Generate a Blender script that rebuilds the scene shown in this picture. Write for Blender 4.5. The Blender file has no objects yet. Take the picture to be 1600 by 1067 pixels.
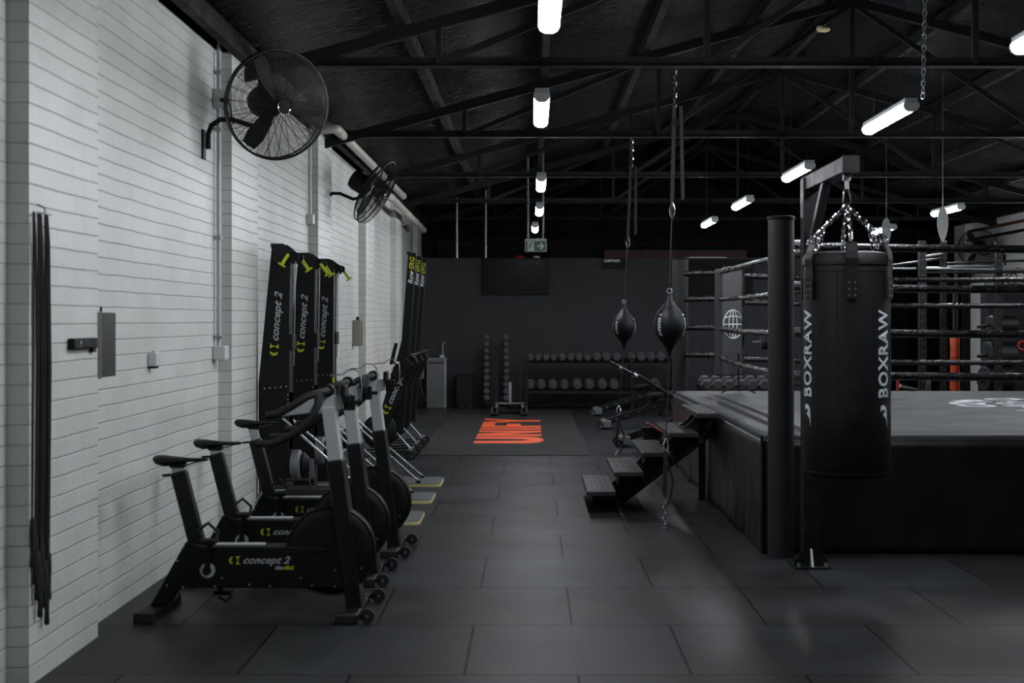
import bpy, math, random
from mathutils import Vector, Matrix
random.seed(7)
PI = math.pi
S = bpy.context.scene
COL = S.collection

# ------------------------------------------------------------------ camera, world, exposure
FPX = 2200.0                      # focal length in pixels of the 1600 px wide frame
CAMZ = 1.56
cd = bpy.data.cameras.new('camera')
cam = bpy.data.objects.new('camera', cd); COL.objects.link(cam)
cam.location = (0, 0, CAMZ); cam.rotation_euler = (PI/2, 0, 0)
cd.sensor_width = 36; cd.lens = 36*FPX/1600
cd.shift_x = -32/1600; cd.shift_y = -33.5/1600
cd.clip_start = .05; cd.clip_end = 200
cd.dof.use_dof = True; cd.dof.focus_distance = 13.0; cd.dof.aperture_fstop = 3.2
S.camera = cam
w = bpy.data.worlds.new('world'); S.world = w; w.use_nodes = True
w.node_tree.nodes['Background'].inputs[0].default_value = (.5, .55, .6, 1)
w.node_tree.nodes['Background'].inputs[1].default_value = .02
S.view_settings.view_transform = 'Standard'; S.view_settings.look = 'None'
S.view_settings.gamma = 1; S.view_settings.use_curve_mapping = False
S.view_settings.exposure = 0.0
S.cycles.use_denoising = True
S.cycles.max_bounces = 6; S.cycles.diffuse_bounces = 4; S.cycles.glossy_bounces = 3
S.cycles.sample_clamp_indirect = 4
LAMP_POWER = 95.0                 # strength of the lamps' glowing diffusers

def at(px, py, Y):                # where a pixel of the 1600x1067 frame lies at depth Y
    return Vector(((px-832)*Y/FPX, Y, CAMZ-(py-500)*Y/FPX))

# ------------------------------------------------------------------ materials
def srgb(r, g, b):
    f = lambda c: (c/255/12.92 if c/255 <= .04045 else ((c/255+.055)/1.055)**2.4)
    return (f(r), f(g), f(b), 1)

MATS = {}
def mat(name, col, rough=.5, metal=0, spec=.5, noise=0, nscale=8, bump=0, bscale=60, emit=0, coat=0):
    if name in MATS: return MATS[name]
    m = bpy.data.materials.new(name); m.use_nodes = True
    nt = m.node_tree; b = nt.nodes['Principled BSDF']
    c = srgb(*col)
    b.inputs['Base Color'].default_value = c; b.inputs['Roughness'].default_value = rough
    b.inputs['Metallic'].default_value = metal; b.inputs['Specular IOR Level'].default_value = spec
    b.inputs['Coat Weight'].default_value = coat
    tc = nt.nodes.new('ShaderNodeTexCoord')
    n = nt.nodes.new('ShaderNodeTexNoise'); n.inputs['Scale'].default_value = nscale; n.inputs['Detail'].default_value = 5
    nt.links.new(tc.outputs['Object'], n.inputs['Vector'])
    mr = nt.nodes.new('ShaderNodeMapRange')
    k = max(noise, .04)
    mr.inputs['From Min'].default_value = .3; mr.inputs['From Max'].default_value = .7
    mr.inputs['To Min'].default_value = max(0, rough-k*.6); mr.inputs['To Max'].default_value = min(1, rough+k*.6)
    nt.links.new(n.outputs['Fac'], mr.inputs['Value']); nt.links.new(mr.outputs['Result'], b.inputs['Roughness'])
    if noise:
        mx = nt.nodes.new('ShaderNodeMix'); mx.data_type = 'RGBA'
        mx.inputs['A'].default_value = tuple(x*(1-noise) for x in c[:3])+(1,)
        mx.inputs['B'].default_value = tuple(min(1, x*(1+noise)) for x in c[:3])+(1,)
        nt.links.new(n.outputs['Fac'], mx.inputs['Factor']); nt.links.new(mx.outputs['Result'], b.inputs['Base Color'])
    if bump:
        n2 = nt.nodes.new('ShaderNodeTexNoise'); n2.inputs['Scale'].default_value = bscale; n2.inputs['Detail'].default_value = 4
        nt.links.new(tc.outputs['Object'], n2.inputs['Vector'])
        bp = nt.nodes.new('ShaderNodeBump'); bp.inputs['Strength'].default_value = bump; bp.inputs['Distance'].default_value = .01
        nt.links.new(n2.outputs['Fac'], bp.inputs['Height']); nt.links.new(bp.outputs['Normal'], b.inputs['Normal'])
    if emit:
        b.inputs['Emission Color'].default_value = c; b.inputs['Emission Strength'].default_value = emit
    MATS[name] = m
    return m

def brick_mat(name, col):
    m = bpy.data.materials.new(name); m.use_nodes = True; nt = m.node_tree; N = nt.nodes.new; L = nt.links.new
    b = nt.nodes['Principled BSDF']; b.inputs['Roughness'].default_value = .45
    tc = N('ShaderNodeTexCoord'); sp = N('ShaderNodeSeparateXYZ'); L(tc.outputs['Object'], sp.inputs[0])
    ad = N('ShaderNodeMath'); ad.operation = 'ADD'; L(sp.outputs['X'], ad.inputs[0]); L(sp.outputs['Y'], ad.inputs[1])
    # mortar lines are hand laid: let them wander a little
    nw = N('ShaderNodeTexNoise'); nw.inputs['Scale'].default_value = 2.2; L(tc.outputs['Object'], nw.inputs['Vector'])
    wv = N('ShaderNodeMath'); wv.operation = 'MULTIPLY_ADD'; wv.inputs[1].default_value = .016; L(nw.outputs['Fac'], wv.inputs[0]); L(sp.outputs['Z'], wv.inputs[2])
    cb = N('ShaderNodeCombineXYZ'); L(ad.outputs[0], cb.inputs[0]); L(wv.outputs[0], cb.inputs[1])
    br = N('ShaderNodeTexBrick'); L(cb.outputs[0], br.inputs['Vector'])
    br.inputs['Scale'].default_value = 1; br.inputs['Brick Width'].default_value = .24; br.inputs['Row Height'].default_value = .086
    br.inputs['Mortar Size'].default_value = .003; br.inputs['Mortar Smooth'].default_value = .8
    c = srgb(*col)
    br.inputs['Color1'].default_value = c; br.inputs['Color2'].default_value = tuple(x*.93 for x in c[:3])+(1,)
    br.inputs['Mortar'].default_value = tuple(x*.86 for x in c[:3])+(1,)
    # bed joints are struck deep, the upright joints are nearly filled with paint
    dv = N('ShaderNodeMath'); dv.operation = 'DIVIDE'; dv.inputs[1].default_value = .086; L(wv.outputs[0], dv.inputs[0])
    rd = N('ShaderNodeMath'); rd.operation = 'ROUND'; L(dv.outputs[0], rd.inputs[0])
    df = N('ShaderNodeMath'); df.operation = 'SUBTRACT'; L(dv.outputs[0], df.inputs[0]); L(rd.outputs[0], df.inputs[1])
    ab = N('ShaderNodeMath'); ab.operation = 'ABSOLUTE'; L(df.outputs[0], ab.inputs[0])
    jn = N('ShaderNodeMapRange'); jn.interpolation_type = 'SMOOTHSTEP'; jn.inputs['From Min'].default_value = .02; jn.inputs['From Max'].default_value = .06
    jn.inputs['To Min'].default_value = 1; jn.inputs['To Max'].default_value = 0; L(ab.outputs[0], jn.inputs['Value'])
    dk = N('ShaderNodeMapRange'); dk.inputs['To Min'].default_value = 1; dk.inputs['To Max'].default_value = .90; L(jn.outputs[0], dk.inputs['Value'])
    # dirt and scuffs
    n = N('ShaderNodeTexNoise'); n.inputs['Scale'].default_value = 1.7; n.inputs['Detail'].default_value = 6; L(tc.outputs['Object'], n.inputs['Vector'])
    mr = N('ShaderNodeMapRange'); mr.inputs['From Min'].default_value = .35; mr.inputs['From Max'].default_value = .75
    mr.inputs['To Min'].default_value = 1.0; mr.inputs['To Max'].default_value = .84; L(n.outputs['Fac'], mr.inputs['Value'])
    mx = N('ShaderNodeVectorMath'); mx.operation = 'SCALE'; L(br.outputs['Color'], mx.inputs[0])
    ml = N('ShaderNodeMath'); ml.operation = 'MULTIPLY'; L(mr.outputs[0], ml.inputs[0]); L(dk.outputs[0], ml.inputs[1]); L(ml.outputs[0], mx.inputs['Scale'])
    L(mx.outputs[0], b.inputs['Base Color'])
    n2 = N('ShaderNodeTexNoise'); n2.inputs['Scale'].default_value = 45; n2.inputs['Detail'].default_value = 3; L(tc.outputs['Object'], n2.inputs['Vector'])
    h = N('ShaderNodeMath'); h.operation = 'MULTIPLY_ADD'; h.inputs[1].default_value = -1.0
    j2 = N('ShaderNodeMath'); j2.operation = 'MULTIPLY_ADD'; j2.inputs[1].default_value = .25; L(br.outputs['Fac'], j2.inputs[0]); L(jn.outputs[0], j2.inputs[2]); L(j2.outputs[0], h.inputs[0])
    h2 = N('ShaderNodeMath'); h2.operation = 'MULTIPLY'; h2.inputs[1].default_value = .22; L(n2.outputs['Fac'], h2.inputs[0]); L(h2.outputs[0], h.inputs[2])
    bp = N('ShaderNodeBump'); bp.inputs['Strength'].default_value = .7; bp.inputs['Distance'].default_value = .006
    L(h.outputs[0], bp.inputs['Height']); L(bp.outputs['Normal'], b.inputs['Normal'])
    return m

def floor_mat():
    m = bpy.data.materials.new('rubber floor tiles'); m.use_nodes = True; nt = m.node_tree; N = nt.nodes.new; L = nt.links.new
    b = nt.nodes['Principled BSDF']; b.inputs['Specular IOR Level'].default_value = .2
    tc = N('ShaderNodeTexCoord'); mp = N('ShaderNodeMapping'); L(tc.outputs['Object'], mp.inputs[0])
    mp.inputs['Location'].default_value = (.80, .07+20, 0)
    br = N('ShaderNodeTexBrick'); L(mp.outputs[0], br.inputs['Vector']); br.offset = .5; br.offset_frequency = 2
    br.inputs['Scale'].default_value = 1; br.inputs['Brick Width'].default_value = 1; br.inputs['Row Height'].default_value = 1.01
    br.inputs['Mortar Size'].default_value = .0065; br.inputs['Mortar Smooth'].default_value = .1
    br.inputs['Color1'].default_value = srgb(44, 47, 48); br.inputs['Color2'].default_value = srgb(32, 34, 35)
    br.inputs['Mortar'].default_value = srgb(12, 12, 12)
    sp_ = N('ShaderNodeMapRange'); sp_.inputs['To Min'].default_value = .14; sp_.inputs['To Max'].default_value = .05
    L(br.outputs['Fac'], sp_.inputs['Value']); L(sp_.outputs[0], b.inputs['Specular IOR Level'])
    n = N('ShaderNodeTexNoise'); n.inputs['Scale'].default_value = 1.6; n.inputs['Detail'].default_value = 8; L(tc.outputs['Object'], n.inputs['Vector'])
    mr = N('ShaderNodeMapRange'); mr.inputs['From Min'].default_value = .3; mr.inputs['From Max'].default_value = .7
    mr.inputs['To Min'].default_value = .72; mr.inputs['To Max'].default_value = 1.2; L(n.outputs['Fac'], mr.inputs['Value'])
    mx = N('ShaderNodeVectorMath'); mx.operation = 'SCALE'; L(br.outputs['Color'], mx.inputs[0]); L(mr.outputs[0], mx.inputs['Scale'])
    L(mx.outputs[0], b.inputs['Base Color'])
    r2 = N('ShaderNodeMapRange'); r2.inputs['To Min'].default_value = .34; r2.inputs['To Max'].default_value = .56; L(n.outputs['Fac'], r2.inputs['Value'])
    L(r2.outputs[0], b.inputs['Roughness'])
    n2 = N('ShaderNodeTexNoise'); n2.inputs['Scale'].default_value = 220; L(tc.outputs['Object'], n2.inputs['Vector'])
    h = N('ShaderNodeMath'); h.operation = 'MULTIPLY_ADD'; h.inputs[1].default_value = -3; L(br.outputs['Fac'], h.inputs[0]); L(n2.outputs['Fac'], h.inputs[2])
    bp = N('ShaderNodeBump'); bp.inputs['Strength'].default_value = .3; bp.inputs['Distance'].default_value = .002
    L(h.outputs[0], bp.inputs['Height']); L(bp.outputs['Normal'], b.inputs['Normal'])
    return m

def foil_mat():
    m = bpy.data.materials.new('wrinkled dark roof foil'); m.use_nodes = True; nt = m.node_tree; N = nt.nodes.new; L = nt.links.new
    b = nt.nodes['Principled BSDF']; b.inputs['Base Color'].default_value = srgb(11, 11, 12); b.inputs['Roughness'].default_value = .2
    b.inputs['Specular IOR Level'].default_value = .32
    tc = N('ShaderNodeTexCoord'); mp = N('ShaderNodeMapping'); mp.inputs['Scale'].default_value = (1.6, 5.5, 1.6); L(tc.outputs['Object'], mp.inputs[0])
    n = N('ShaderNodeTexNoise'); n.inputs['Scale'].default_value = 3.4; n.inputs['Detail'].default_value = 4; n.inputs['Roughness'].default_value = .6
    n.inputs['Distortion'].default_value = 1.6; L(mp.outputs[0], n.inputs['Vector'])
    n2 = N('ShaderNodeTexNoise'); n2.inputs['Scale'].default_value = .9; L(tc.outputs['Object'], n2.inputs['Vector'])
    ad = N('ShaderNodeMath'); ad.operation = 'MULTIPLY_ADD'; ad.inputs[1].default_value = 3; L(n2.outputs['Fac'], ad.inputs[0]); L(n.outputs['Fac'], ad.inputs[2])
    bp = N('ShaderNodeBump'); bp.inputs['Strength'].default_value = 1; bp.inputs['Distance'].default_value = .12
    L(ad.outputs[0], bp.inputs['Height']); L(bp.outputs['Normal'], b.inputs['Normal'])
    return m

WHITEB = brick_mat('white painted brick', (210, 214, 210))
WHITER = brick_mat('white painted brick lit copy', (240, 242, 240)); FLOOR = floor_mat(); FOIL = foil_mat()  # right wall brick: same white, its colour lightened to stand in for light
BLK = mat('black powder coat', (8, 8, 9), .52, spec=.28, noise=.2)
BLK2 = mat('satin black steel', (13, 13, 14), .42, spec=.35, noise=.15)
PLAS = mat('black plastic', (9, 9, 10), .6, spec=.25, noise=.1)
RUB = mat('black rubber', (18, 18, 19), .7, noise=.2, bump=.2, bscale=120)
DUMB = mat('grey black hex rubber', (72, 73, 74), .5, noise=.15, bump=.15, bscale=90)
LEA = mat('black leather', (8, 8, 10), .5, spec=.3, noise=.15, bump=.25, bscale=140)
VINYL = mat('black vinyl skirt', (13, 14, 14), .42, noise=.1, nscale=3, bump=.25, bscale=9, spec=.4)
ROPE = mat('glossy black rope sleeve', (12, 12, 13), .22, noise=.3, bump=.9, bscale=55)
PAD = mat('dark grey corner pad', (44, 45, 47), .42, noise=.15, bump=.2, bscale=30)
SIL = mat('brushed silver', (178, 182, 184), .32, metal=.9, noise=.1)
GREY = mat('light grey painted metal', (170, 174, 175), .4, noise=.08)
STEEL = mat('galvanised steel', (150, 153, 155), .35, metal=.85, noise=.2, nscale=14)
STAIN = mat('stainless steel sheet', (112, 114, 115), .38, metal=.75, noise=.15, nscale=5)
CHROME = mat('chrome', (225, 225, 228), .12, metal=1)
WPLA = mat('white plastic', (196, 200, 198), .4, noise=.05)
PVC = mat('aged white pipe', (176, 172, 162), .45, noise=.15)
BEIGE = mat('beige box', (138, 136, 124), .5, noise=.1)
LIME = mat('lime green', (176, 196, 24), .4, noise=.05)
YEL = mat('yellow green print', (170, 176, 10), .5, noise=.05)
PRW = mat('white print', (196, 202, 206), .5, noise=.05)
PRG = mat('grey print', (150, 154, 156), .5, noise=.05)
ORG = mat('orange print', (232, 84, 28), .6, noise=.06)
ORV = mat('orange vinyl', (170, 58, 14), .45, noise=.15)
RED = mat('red plastic', (150, 18, 22), .45, noise=.1)
BRN = mat('rust red pipe', (96, 52, 40), .55, noise=.2)
PLY = mat('pale plywood edge', (196, 184, 132), .55, noise=.12, nscale=25)
DWALL = mat('black painted plaster', (43, 45, 48), .6, spec=.3, noise=.07, nscale=2, bump=.1, bscale=40)
DREAR = mat('black rear wall', (20, 21, 21), .7, noise=.2, nscale=2)
TRUSS = mat('dark painted steel', (15, 15, 16), .7, noise=.3, spec=.25, nscale=5)
PINK = mat('dull pink metal cladding', (160, 118, 130), .6, noise=.1)
CANV = mat('grey ring canvas', (68, 71, 72), .6, spec=.25, noise=.14, nscale=2.2, bump=.15, bscale=30)
MATT = mat('black training mat', (38, 39, 39), .8, spec=.2, noise=.12, nscale=3, bump=.15, bscale=90)
SCR = mat('black glass screen', (9, 5, 6), .3, spec=.15, noise=.05)
GREEN = mat('dull green sign', (44, 74, 66), .4, noise=.05)
SIGNW = mat('pale sign symbol', (176, 200, 190), .5, noise=.05)
GREYS = mat('grey hanging banner', (170, 175, 175), .5, noise=.08)
WOOD = mat('black grooved tread', (16, 17, 17), .5, noise=.1)
GLOW = mat('glowing diffuser', (246, 250, 255), .4, emit=LAMP_POWER)
FOAMY = mat('yellowed foam', (170, 160, 120), .8, noise=.2)

# ------------------------------------------------------------------ mesh helpers
class MB:
    def __init__(s): s.v = []; s.f = []
    def add(s, vs, fs):
        n = len(s.v); s.v += [tuple(x) for x in vs]; s.f += [tuple(i+n for i in f) for f in fs]; return s
    def box(s, x0, x1, y0, y1, z0, z1):
        vs = [(x, y, z) for z in (z0, z1) for y in (y0, y1) for x in (x0, x1)]
        return s.add(vs, [(0, 2, 3, 1), (4, 5, 7, 6), (0, 1, 5, 4), (2, 6, 7, 3), (0, 4, 6, 2), (1, 3, 7, 5)])
    def bar(s, p, q, wd, ht, up=(0, 0, 1)):          # box from p to q, wd across, ht along 'up'
        p = Vector(p); q = Vector(q); d = (q-p).normalized(); u = Vector(up)
        if abs(d.dot(u)) > .98: u = Vector((0, 1, 0))
        a = d.cross(u).normalized(); c = a.cross(d).normalized()
        vs = [e+a*sa*wd/2+c*sc*ht/2 for e in (p, q) for sc in (-1, 1) for sa in (-1, 1)]
        return s.add(vs, [(0, 1, 3, 2), (4, 6, 7, 5), (0, 4, 5, 1), (2, 3, 7, 6), (0, 2, 6, 4), (1, 5, 7, 3)])
    def cyl(s, p, q, r, n=16, r2=None, cap=True):
        p = Vector(p); q = Vector(q); d = (q-p).normalized(); r2 = r if r2 is None else r2
        a = d.orthogonal().normalized(); c = d.cross(a)
        vs = []
        for e, R in ((p, r), (q, r2)):
            vs += [e+(a*math.cos(2*PI*i/n)+c*math.sin(2*PI*i/n))*R for i in range(n)]
        fs = [(i, (i+1) % n, n+(i+1) % n, n+i) for i in range(n)]
        if cap: fs += [tuple(range(n))[::-1], tuple(range(n, 2*n))]
        return s.add(vs, fs)
    def tube(s, pts, r, n=8, closed=False):
        P = [Vector(p) for p in pts]; m = len(P); rs = r if isinstance(r, (list, tuple)) else [r]*m
        vs = []; prev = None
        for i in range(m):
            if closed: t = P[(i+1) % m]-P[i-1]
            else: t = P[min(i+1, m-1)]-P[max(i-1, 0)]
            t = t.normalized() if t.length > 1e-9 else Vector((0, 0, 1))
            if prev is None: a = t.orthogonal().normalized()
            else:
                a = prev-t*prev.dot(t); a = a.normalized() if a.length > 1e-6 else t.orthogonal().normalized()
            prev = a; c = t.cross(a)
            vs += [P[i]+(a*math.cos(2*PI*k/n)+c*math.sin(2*PI*k/n))*rs[i] for k in range(n)]
        fs = []
        for i in range(m if closed else m-1):
            j = (i+1) % m
            fs += [(i*n+k, i*n+(k+1) % n, j*n+(k+1) % n, j*n+k) for k in range(n)]
        if not closed: fs += [tuple(range(n))[::-1], tuple(range((m-1)*n, m*n))]
        return s.add(vs, fs)
    def ring(s, c, axis, R, r, n=48, k=8):
        c = Vector(c); d = Vector(axis).normalized(); a = d.orthogonal().normalized(); b = d.cross(a)
        return s.tube([c+(a*math.cos(2*PI*i/n)+b*math.sin(2*PI*i/n))*R for i in range(n)], r, k, True)
    def lathe(s, prof, c=(0, 0, 0), n=24, axis=(0, 0, 1)):   # prof: (radius, height)
        c = Vector(c); d = Vector(axis).normalized()
        a = Vector((1, 0, 0)) if abs(d.x) < .9 else Vector((0, 1, 0)); a = (a-d*a.dot(d)).normalized(); b = d.cross(a)
        vs = [c+d*h+(a*math.cos(2*PI*i/n)+b*math.sin(2*PI*i/n))*R for R, h in prof for i in range(n)]
        fs = [(j*n+i, j*n+(i+1) % n, (j+1)*n+(i+1) % n, (j+1)*n+i) for j in range(len(prof)-1) for i in range(n)]
        fs += [tuple(range(n))[::-1], tuple(range((len(prof)-1)*n, len(prof)*n))]
        return s.add(vs, fs)
    def prism(s, poly, a0, a1, plane='xz'):          # poly in a plane, pushed along the third axis
        n = len(poly)
        f = {'xz': lambda p, t: (p[0], t, p[1]), 'yz': lambda p, t: (t, p[0], p[1]), 'xy': lambda p, t: (p[0], p[1], t)}[plane]
        vs = [f(p, a0) for p in poly]+[f(p, a1) for p in poly]
        return s.add(vs, [tuple(range(n)), tuple(range(n, 2*n))[::-1]]+[(i, n+i, n+(i+1) % n, (i+1) % n) for i in range(n)])
    def ball(s, c, rx, ry=None, rz=None, n=16, m=10):
        ry = ry or rx; rz = rz or rx; c = Vector(c)
        vs = [c+Vector((rx*math.sin(PI*j/m)*math.cos(2*PI*i/n), ry*math.sin(PI*j/m)*math.sin(2*PI*i/n), rz*math.cos(PI*j/m)))
              for j in range(1, m) for i in range(n)]
        fs = [((j)*n+i, (j+1)*n+i, (j+1)*n+(i+1) % n, j*n+(i+1) % n) for j in range(m-2) for i in range(n)]
        t = len(vs); vs += [c+Vector((0, 0, rz)), c-Vector((0, 0, rz))]
        fs += [(t, i, (i+1) % n) for i in range(n)]+[(t+1, (m-2)*n+(i+1) % n, (m-2)*n+i) for i in range(n)]
        return s.add(vs, fs)
    def build(s, name, m, parent=None, world=False, smooth=False, bevel=0):
        me = bpy.data.meshes.new(name)
        off = Vector(parent.location) if (parent is not None and world) else Vector((0, 0, 0))
        if parent is not None and world and parent.parent is not None: off += Vector(parent.parent.location)
        me.from_pydata([tuple(Vector(v)-off) for v in s.v], [], s.f); me.update()
        import bmesh
        bm = bmesh.new(); bm.from_mesh(me); bmesh.ops.recalc_face_normals(bm, faces=bm.faces); bm.to_mesh(me); bm.free()
        me.materials.append(m)
        o = bpy.data.objects.new(name, me); COL.objects.link(o)
        if parent is not None: o.parent = parent
        if smooth:
            for p in me.polygons: p.use_smooth = True
            me.set_sharp_from_angle(angle=R(42))
        if bevel:
            b = o.modifiers.new('bevel', 'BEVEL'); b.width = bevel; b.segments = 2; b.limit_method = 'ANGLE'
        return o
def R(d): return math.radians(d)

def tag(o, label=None, cat=None, group=None, kind=None):
    if label: o['label'] = label
    if cat: o['category'] = cat
    if group: o['group'] = group
    if kind: o['kind'] = kind
    return o
def thing(name, label, cat, loc=(0, 0, 0), rz=0, group=None):
    o = bpy.data.objects.new(name, None); COL.objects.link(o); o.empty_display_size = .1
    o.location = loc; o.rotation_euler = (0, 0, rz)
    return tag(o, label, cat, group)
def struct(name, mb, m, **k):
    return tag(mb.build(name, m, **k), kind='structure')
def copy_tree(o, parent=None):
    c = o.copy(); COL.objects.link(c)
    if parent is not None: c.parent = parent
    for ch in [x for x in KIDS(o)]: copy_tree(ch, c)
    return c
def KIDS(o): return list(o.children)
def dup(o, loc, label, rz=None, group=None):
    c = copy_tree(o); c.location = loc; c['label'] = label
    if rz is not None: c.rotation_euler = (0, 0, rz)
    if group: c['group'] = group
    return c

_T = {}
def text_geo(txt, size, shear=0, bold=0, ext=.001, spacing=1, align='LEFT', sx=1):
    k = (txt, size, shear, bold, ext, spacing, align)
    if k not in _T:
        cu = bpy.data.curves.new('t', 'FONT'); cu.body = txt; cu.size = size; cu.shear = shear; cu.offset = bold
        cu.extrude = ext; cu.space_character = spacing; cu.align_x = align; cu.align_y = 'CENTER'; cu.resolution_u = 3
        o = bpy.data.objects.new('t', cu); COL.objects.link(o)
        dg = bpy.context.evaluated_depsgraph_get(); me = bpy.data.meshes.new_from_object(o.evaluated_get(dg))
        _T[k] = ([v.co.copy() for v in me.vertices], [tuple(p.vertices) for p in me.polygons])
        bpy.data.objects.remove(o); bpy.data.curves.remove(cu); bpy.data.meshes.remove(me)
    v, f = _T[k]
    return [Vector((a.x*sx, a.y, a.z)) for a in v], f
def text_on(name, txt, size, org, right, up, m, parent=None, world=False, **k):
    """flat writing: starts at org, runs along 'right', letters stand along 'up'"""
    v, f = text_geo(txt, size, **k); r = Vector(right).normalized(); u = Vector(up).normalized(); nn = r.cross(u); org = Vector(org)
    mb = MB(); mb.add([org+r*a.x+u*a.y+nn*a.z for a in v], f)
    return mb.build(name, m, parent, world)
def text_w(txt, size, **k):
    v, _ = text_geo(txt, size, **k); return max(a.x for a in v)

# ------------------------------------------------------------------ the setting
WX = -2.238; PX = -2.142; RX = 8.8; YB = 33.0; YF = -7.0
EAVE = 3.47
mb = MB(); mb.box(-3.2, RX+.3, YF-.3, YB+.3, -.1, 0); struct('floor', mb, FLOOR)
mb = MB(); mb.box(WX-.25, WX, YF, 26.0, 0, EAVE)
for k in range(-2, 6):
    y0 = 5.99+4.04*(k-0) if k >= 0 else 5.99+4.04*k
    mb.box(WX-.05, PX, y0, y0+.95, 0, EAVE)
struct('wall_left', mb, WHITEB)
mb = MB(); mb.box(WX-.05, WX+.16, 22.4, 23.3, 0, .10); mb.box(WX, PX+.12, 22.0, 22.45, 0, .07)
tag(mb.build('trim_1', mat('white footing paint', (190, 193, 190), .6, noise=.1)), kind='structure')
mb = MB(); mb.box(WX-.25, WX, 26.0, YB, 0, 4.2); struct('wall_left_rear', mb, DREAR)
PW = 5.2
mb = MB(); mb.box(WX, PW, 25.4, 25.55, 0, 2.68); struct('wall_back', mb, DWALL)
mb = MB(); mb.box(WX, RX, YB, YB+.2, 0, 5.2); struct('wall_rear', mb, DREAR)
mb = MB(); mb.box(RX, RX+.25, YF, 28.5, 0, EAVE+.1); mb.box(RX-.14, RX+.25, 28.2, 28.9, 0, EAVE+.1); struct('wall_right', mb, WHITER)
mb = MB(); mb.box(RX, RX+.25, 28.9, YB, 0, 4.2); struct('wall_right_rear', mb, DREAR)
mb = MB(); mb.box(WX, RX, YF-.2, YF, 0, 5.2); struct('wall_front', mb, mat('grey front wall', (90, 92, 94), .6, noise=.1))
mb = MB(); mb.box(8.50, 8.70, 27.9, 28.15, 0, 2.62); tag(mb.build('trim_2', BLK), kind='structure')
# roof: two wrinkled foil slopes meeting at a ridge
def roofz(x): return 4.16+.27*x if x <= 3.3 else 4.16+.27*3.3-.27*(x-3.3)
mb = MB(); xs = [WX-.3, 3.3, RX+.3]
mb.prism([(xs[0], roofz(xs[0])), (3.3, roofz(3.3)), (xs[2], roofz(xs[2])), (xs[2], roofz(xs[2])+.08), (3.3, roofz(3.3)+.08), (xs[0], roofz(xs[0])+.08)], YF-.2, YB+.2)
struct('ceiling', mb, FOIL)
PUR = [-2.1, -.98, .12, 1.17, 2.35, 3.3, 4.3, 5.4, 6.5, 7.6, 8.6]
TY = [6.45-4.05, 6.45, 10.5, 14.55, 18.6, 22.65, 26.7, 30.75]
PL = ['along the top of the left wall', 'between the left wall and the left lamps', 'right above the left row of lamps', 'just right of the left row of lamps',
      'just left of the middle row of lamps', 'along the ridge right of the middle lamps', 'first one right of the ridge', 'right above the right row of lamps',
      'just right of the right row of lamps', 'second from the right wall', 'along the top of the right wall']
for x in PUR:
    mb = MB(); z = roofz(x)-.075
    mb.box(x-.035, x+.035, YF, YB, z-.07, z+.06)
    tag(mb.build('roof_purlin', TRUSS), 'dark roof purlin running lengthwise, '+PL[PUR.index(x)], 'roof beam', 'roof purlins under the foil')
ordn = ['nearest the camera, out ahead overhead', 'first in view overhead, above the bikes', 'second in view, above the punching bag',
        'third in view, above the tall white machines', 'fourth in view, above the rowing machines', 'fifth in view, over the mat', 'just beyond the black wall', 'last before the rear wall']
ordn = ['overhead just past the camera', 'overhead in front of the bikes', 'above the nearest wall fan', 'above the elbow of the white pipe',
        'above the far wall fan', 'over the orange lettering', 'just beyond the black partition wall', 'last before the rear wall']
for i, y in enumerate(TY):
    t = thing('roof_truss', 'dark roof truss across the hall, '+ordn[i], 'roof truss', (3.3, y, 3.46), 0, 'roof trusses')
    mb = MB(); mb.box(WX, RX, y-.05, y+.05, 3.445, 3.452); mb.box(WX, RX, y-.004, y+.004, 3.452, 3.52); mb.build('bottom_chord', TRUSS, t, True)
    mb = MB()
    for a, b in ((WX, 3.3), (3.3, RX)):
        mb.bar((a, y, roofz(a)-.20), (b, y, roofz(b)-.20), .07, .09)
    mb.build('rafter', TRUSS, t, True)
    nodes = [-.7, 1.3, 3.3, 5.3, 7.3]
    for j, x in enumerate(nodes):
        if x != 3.3 or True:
            mb = MB(); mb.bar((x, y, 3.45), (x, y, roofz(x)-.2), .045, .045); mb.build('post', TRUSS, t, True)
        if j+1 < len(nodes):
            x2 = nodes[j+1]
            p, q = ((x, y, 3.47), (x2, y, roofz(x2)-.22)) if x < 3.3 else ((x, y, roofz(x)-.22), (x2, y, 3.47))
            mb = MB(); mb.bar(p, q, .035, .05); mb.build('diagonal_brace', TRUSS, t, True)
# pipes on walls
mb = MB(); mb.cyl((RX-.08, YF, 3.33), (RX-.08, 33, 3.33), .028, 10); tag(mb.build('trim_3', BRN, smooth=True), kind='structure')
mb = MB(); mb.cyl((RX-.08, YF, 3.16), (RX-.08, 33, 3.16), .026, 10); tag(mb.build('trim_4', TRUSS, smooth=True), kind='structure')
mb = MB(); mb.cyl((WX, 32.9, 3.34), (RX, 32.9, 3.34), .025, 8); tag(mb.build('trim_5', BRN, smooth=True), kind='structure')
mb = MB(); mb.box(1.68, 4.98, 32.85, 32.98, 2.85, 3.19)
for i in range(16): mb.box(1.68+i*.22-.006, 1.68+i*.22+.02, 32.82, 32.86, 2.85, 3.19)
tag(mb.build('trim_6', PINK), kind='structure')
for px, n in ((714, 7), (759, 8)):
    mb = MB(); x = at(px, 400, 25.47).x; mb.cyl((x, 25.47, 2.68), (x, 25.47, roofz(x)-.02), .018, 8); tag(mb.build('trim_%d' % n, STEEL, smooth=True), kind='structure')

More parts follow.
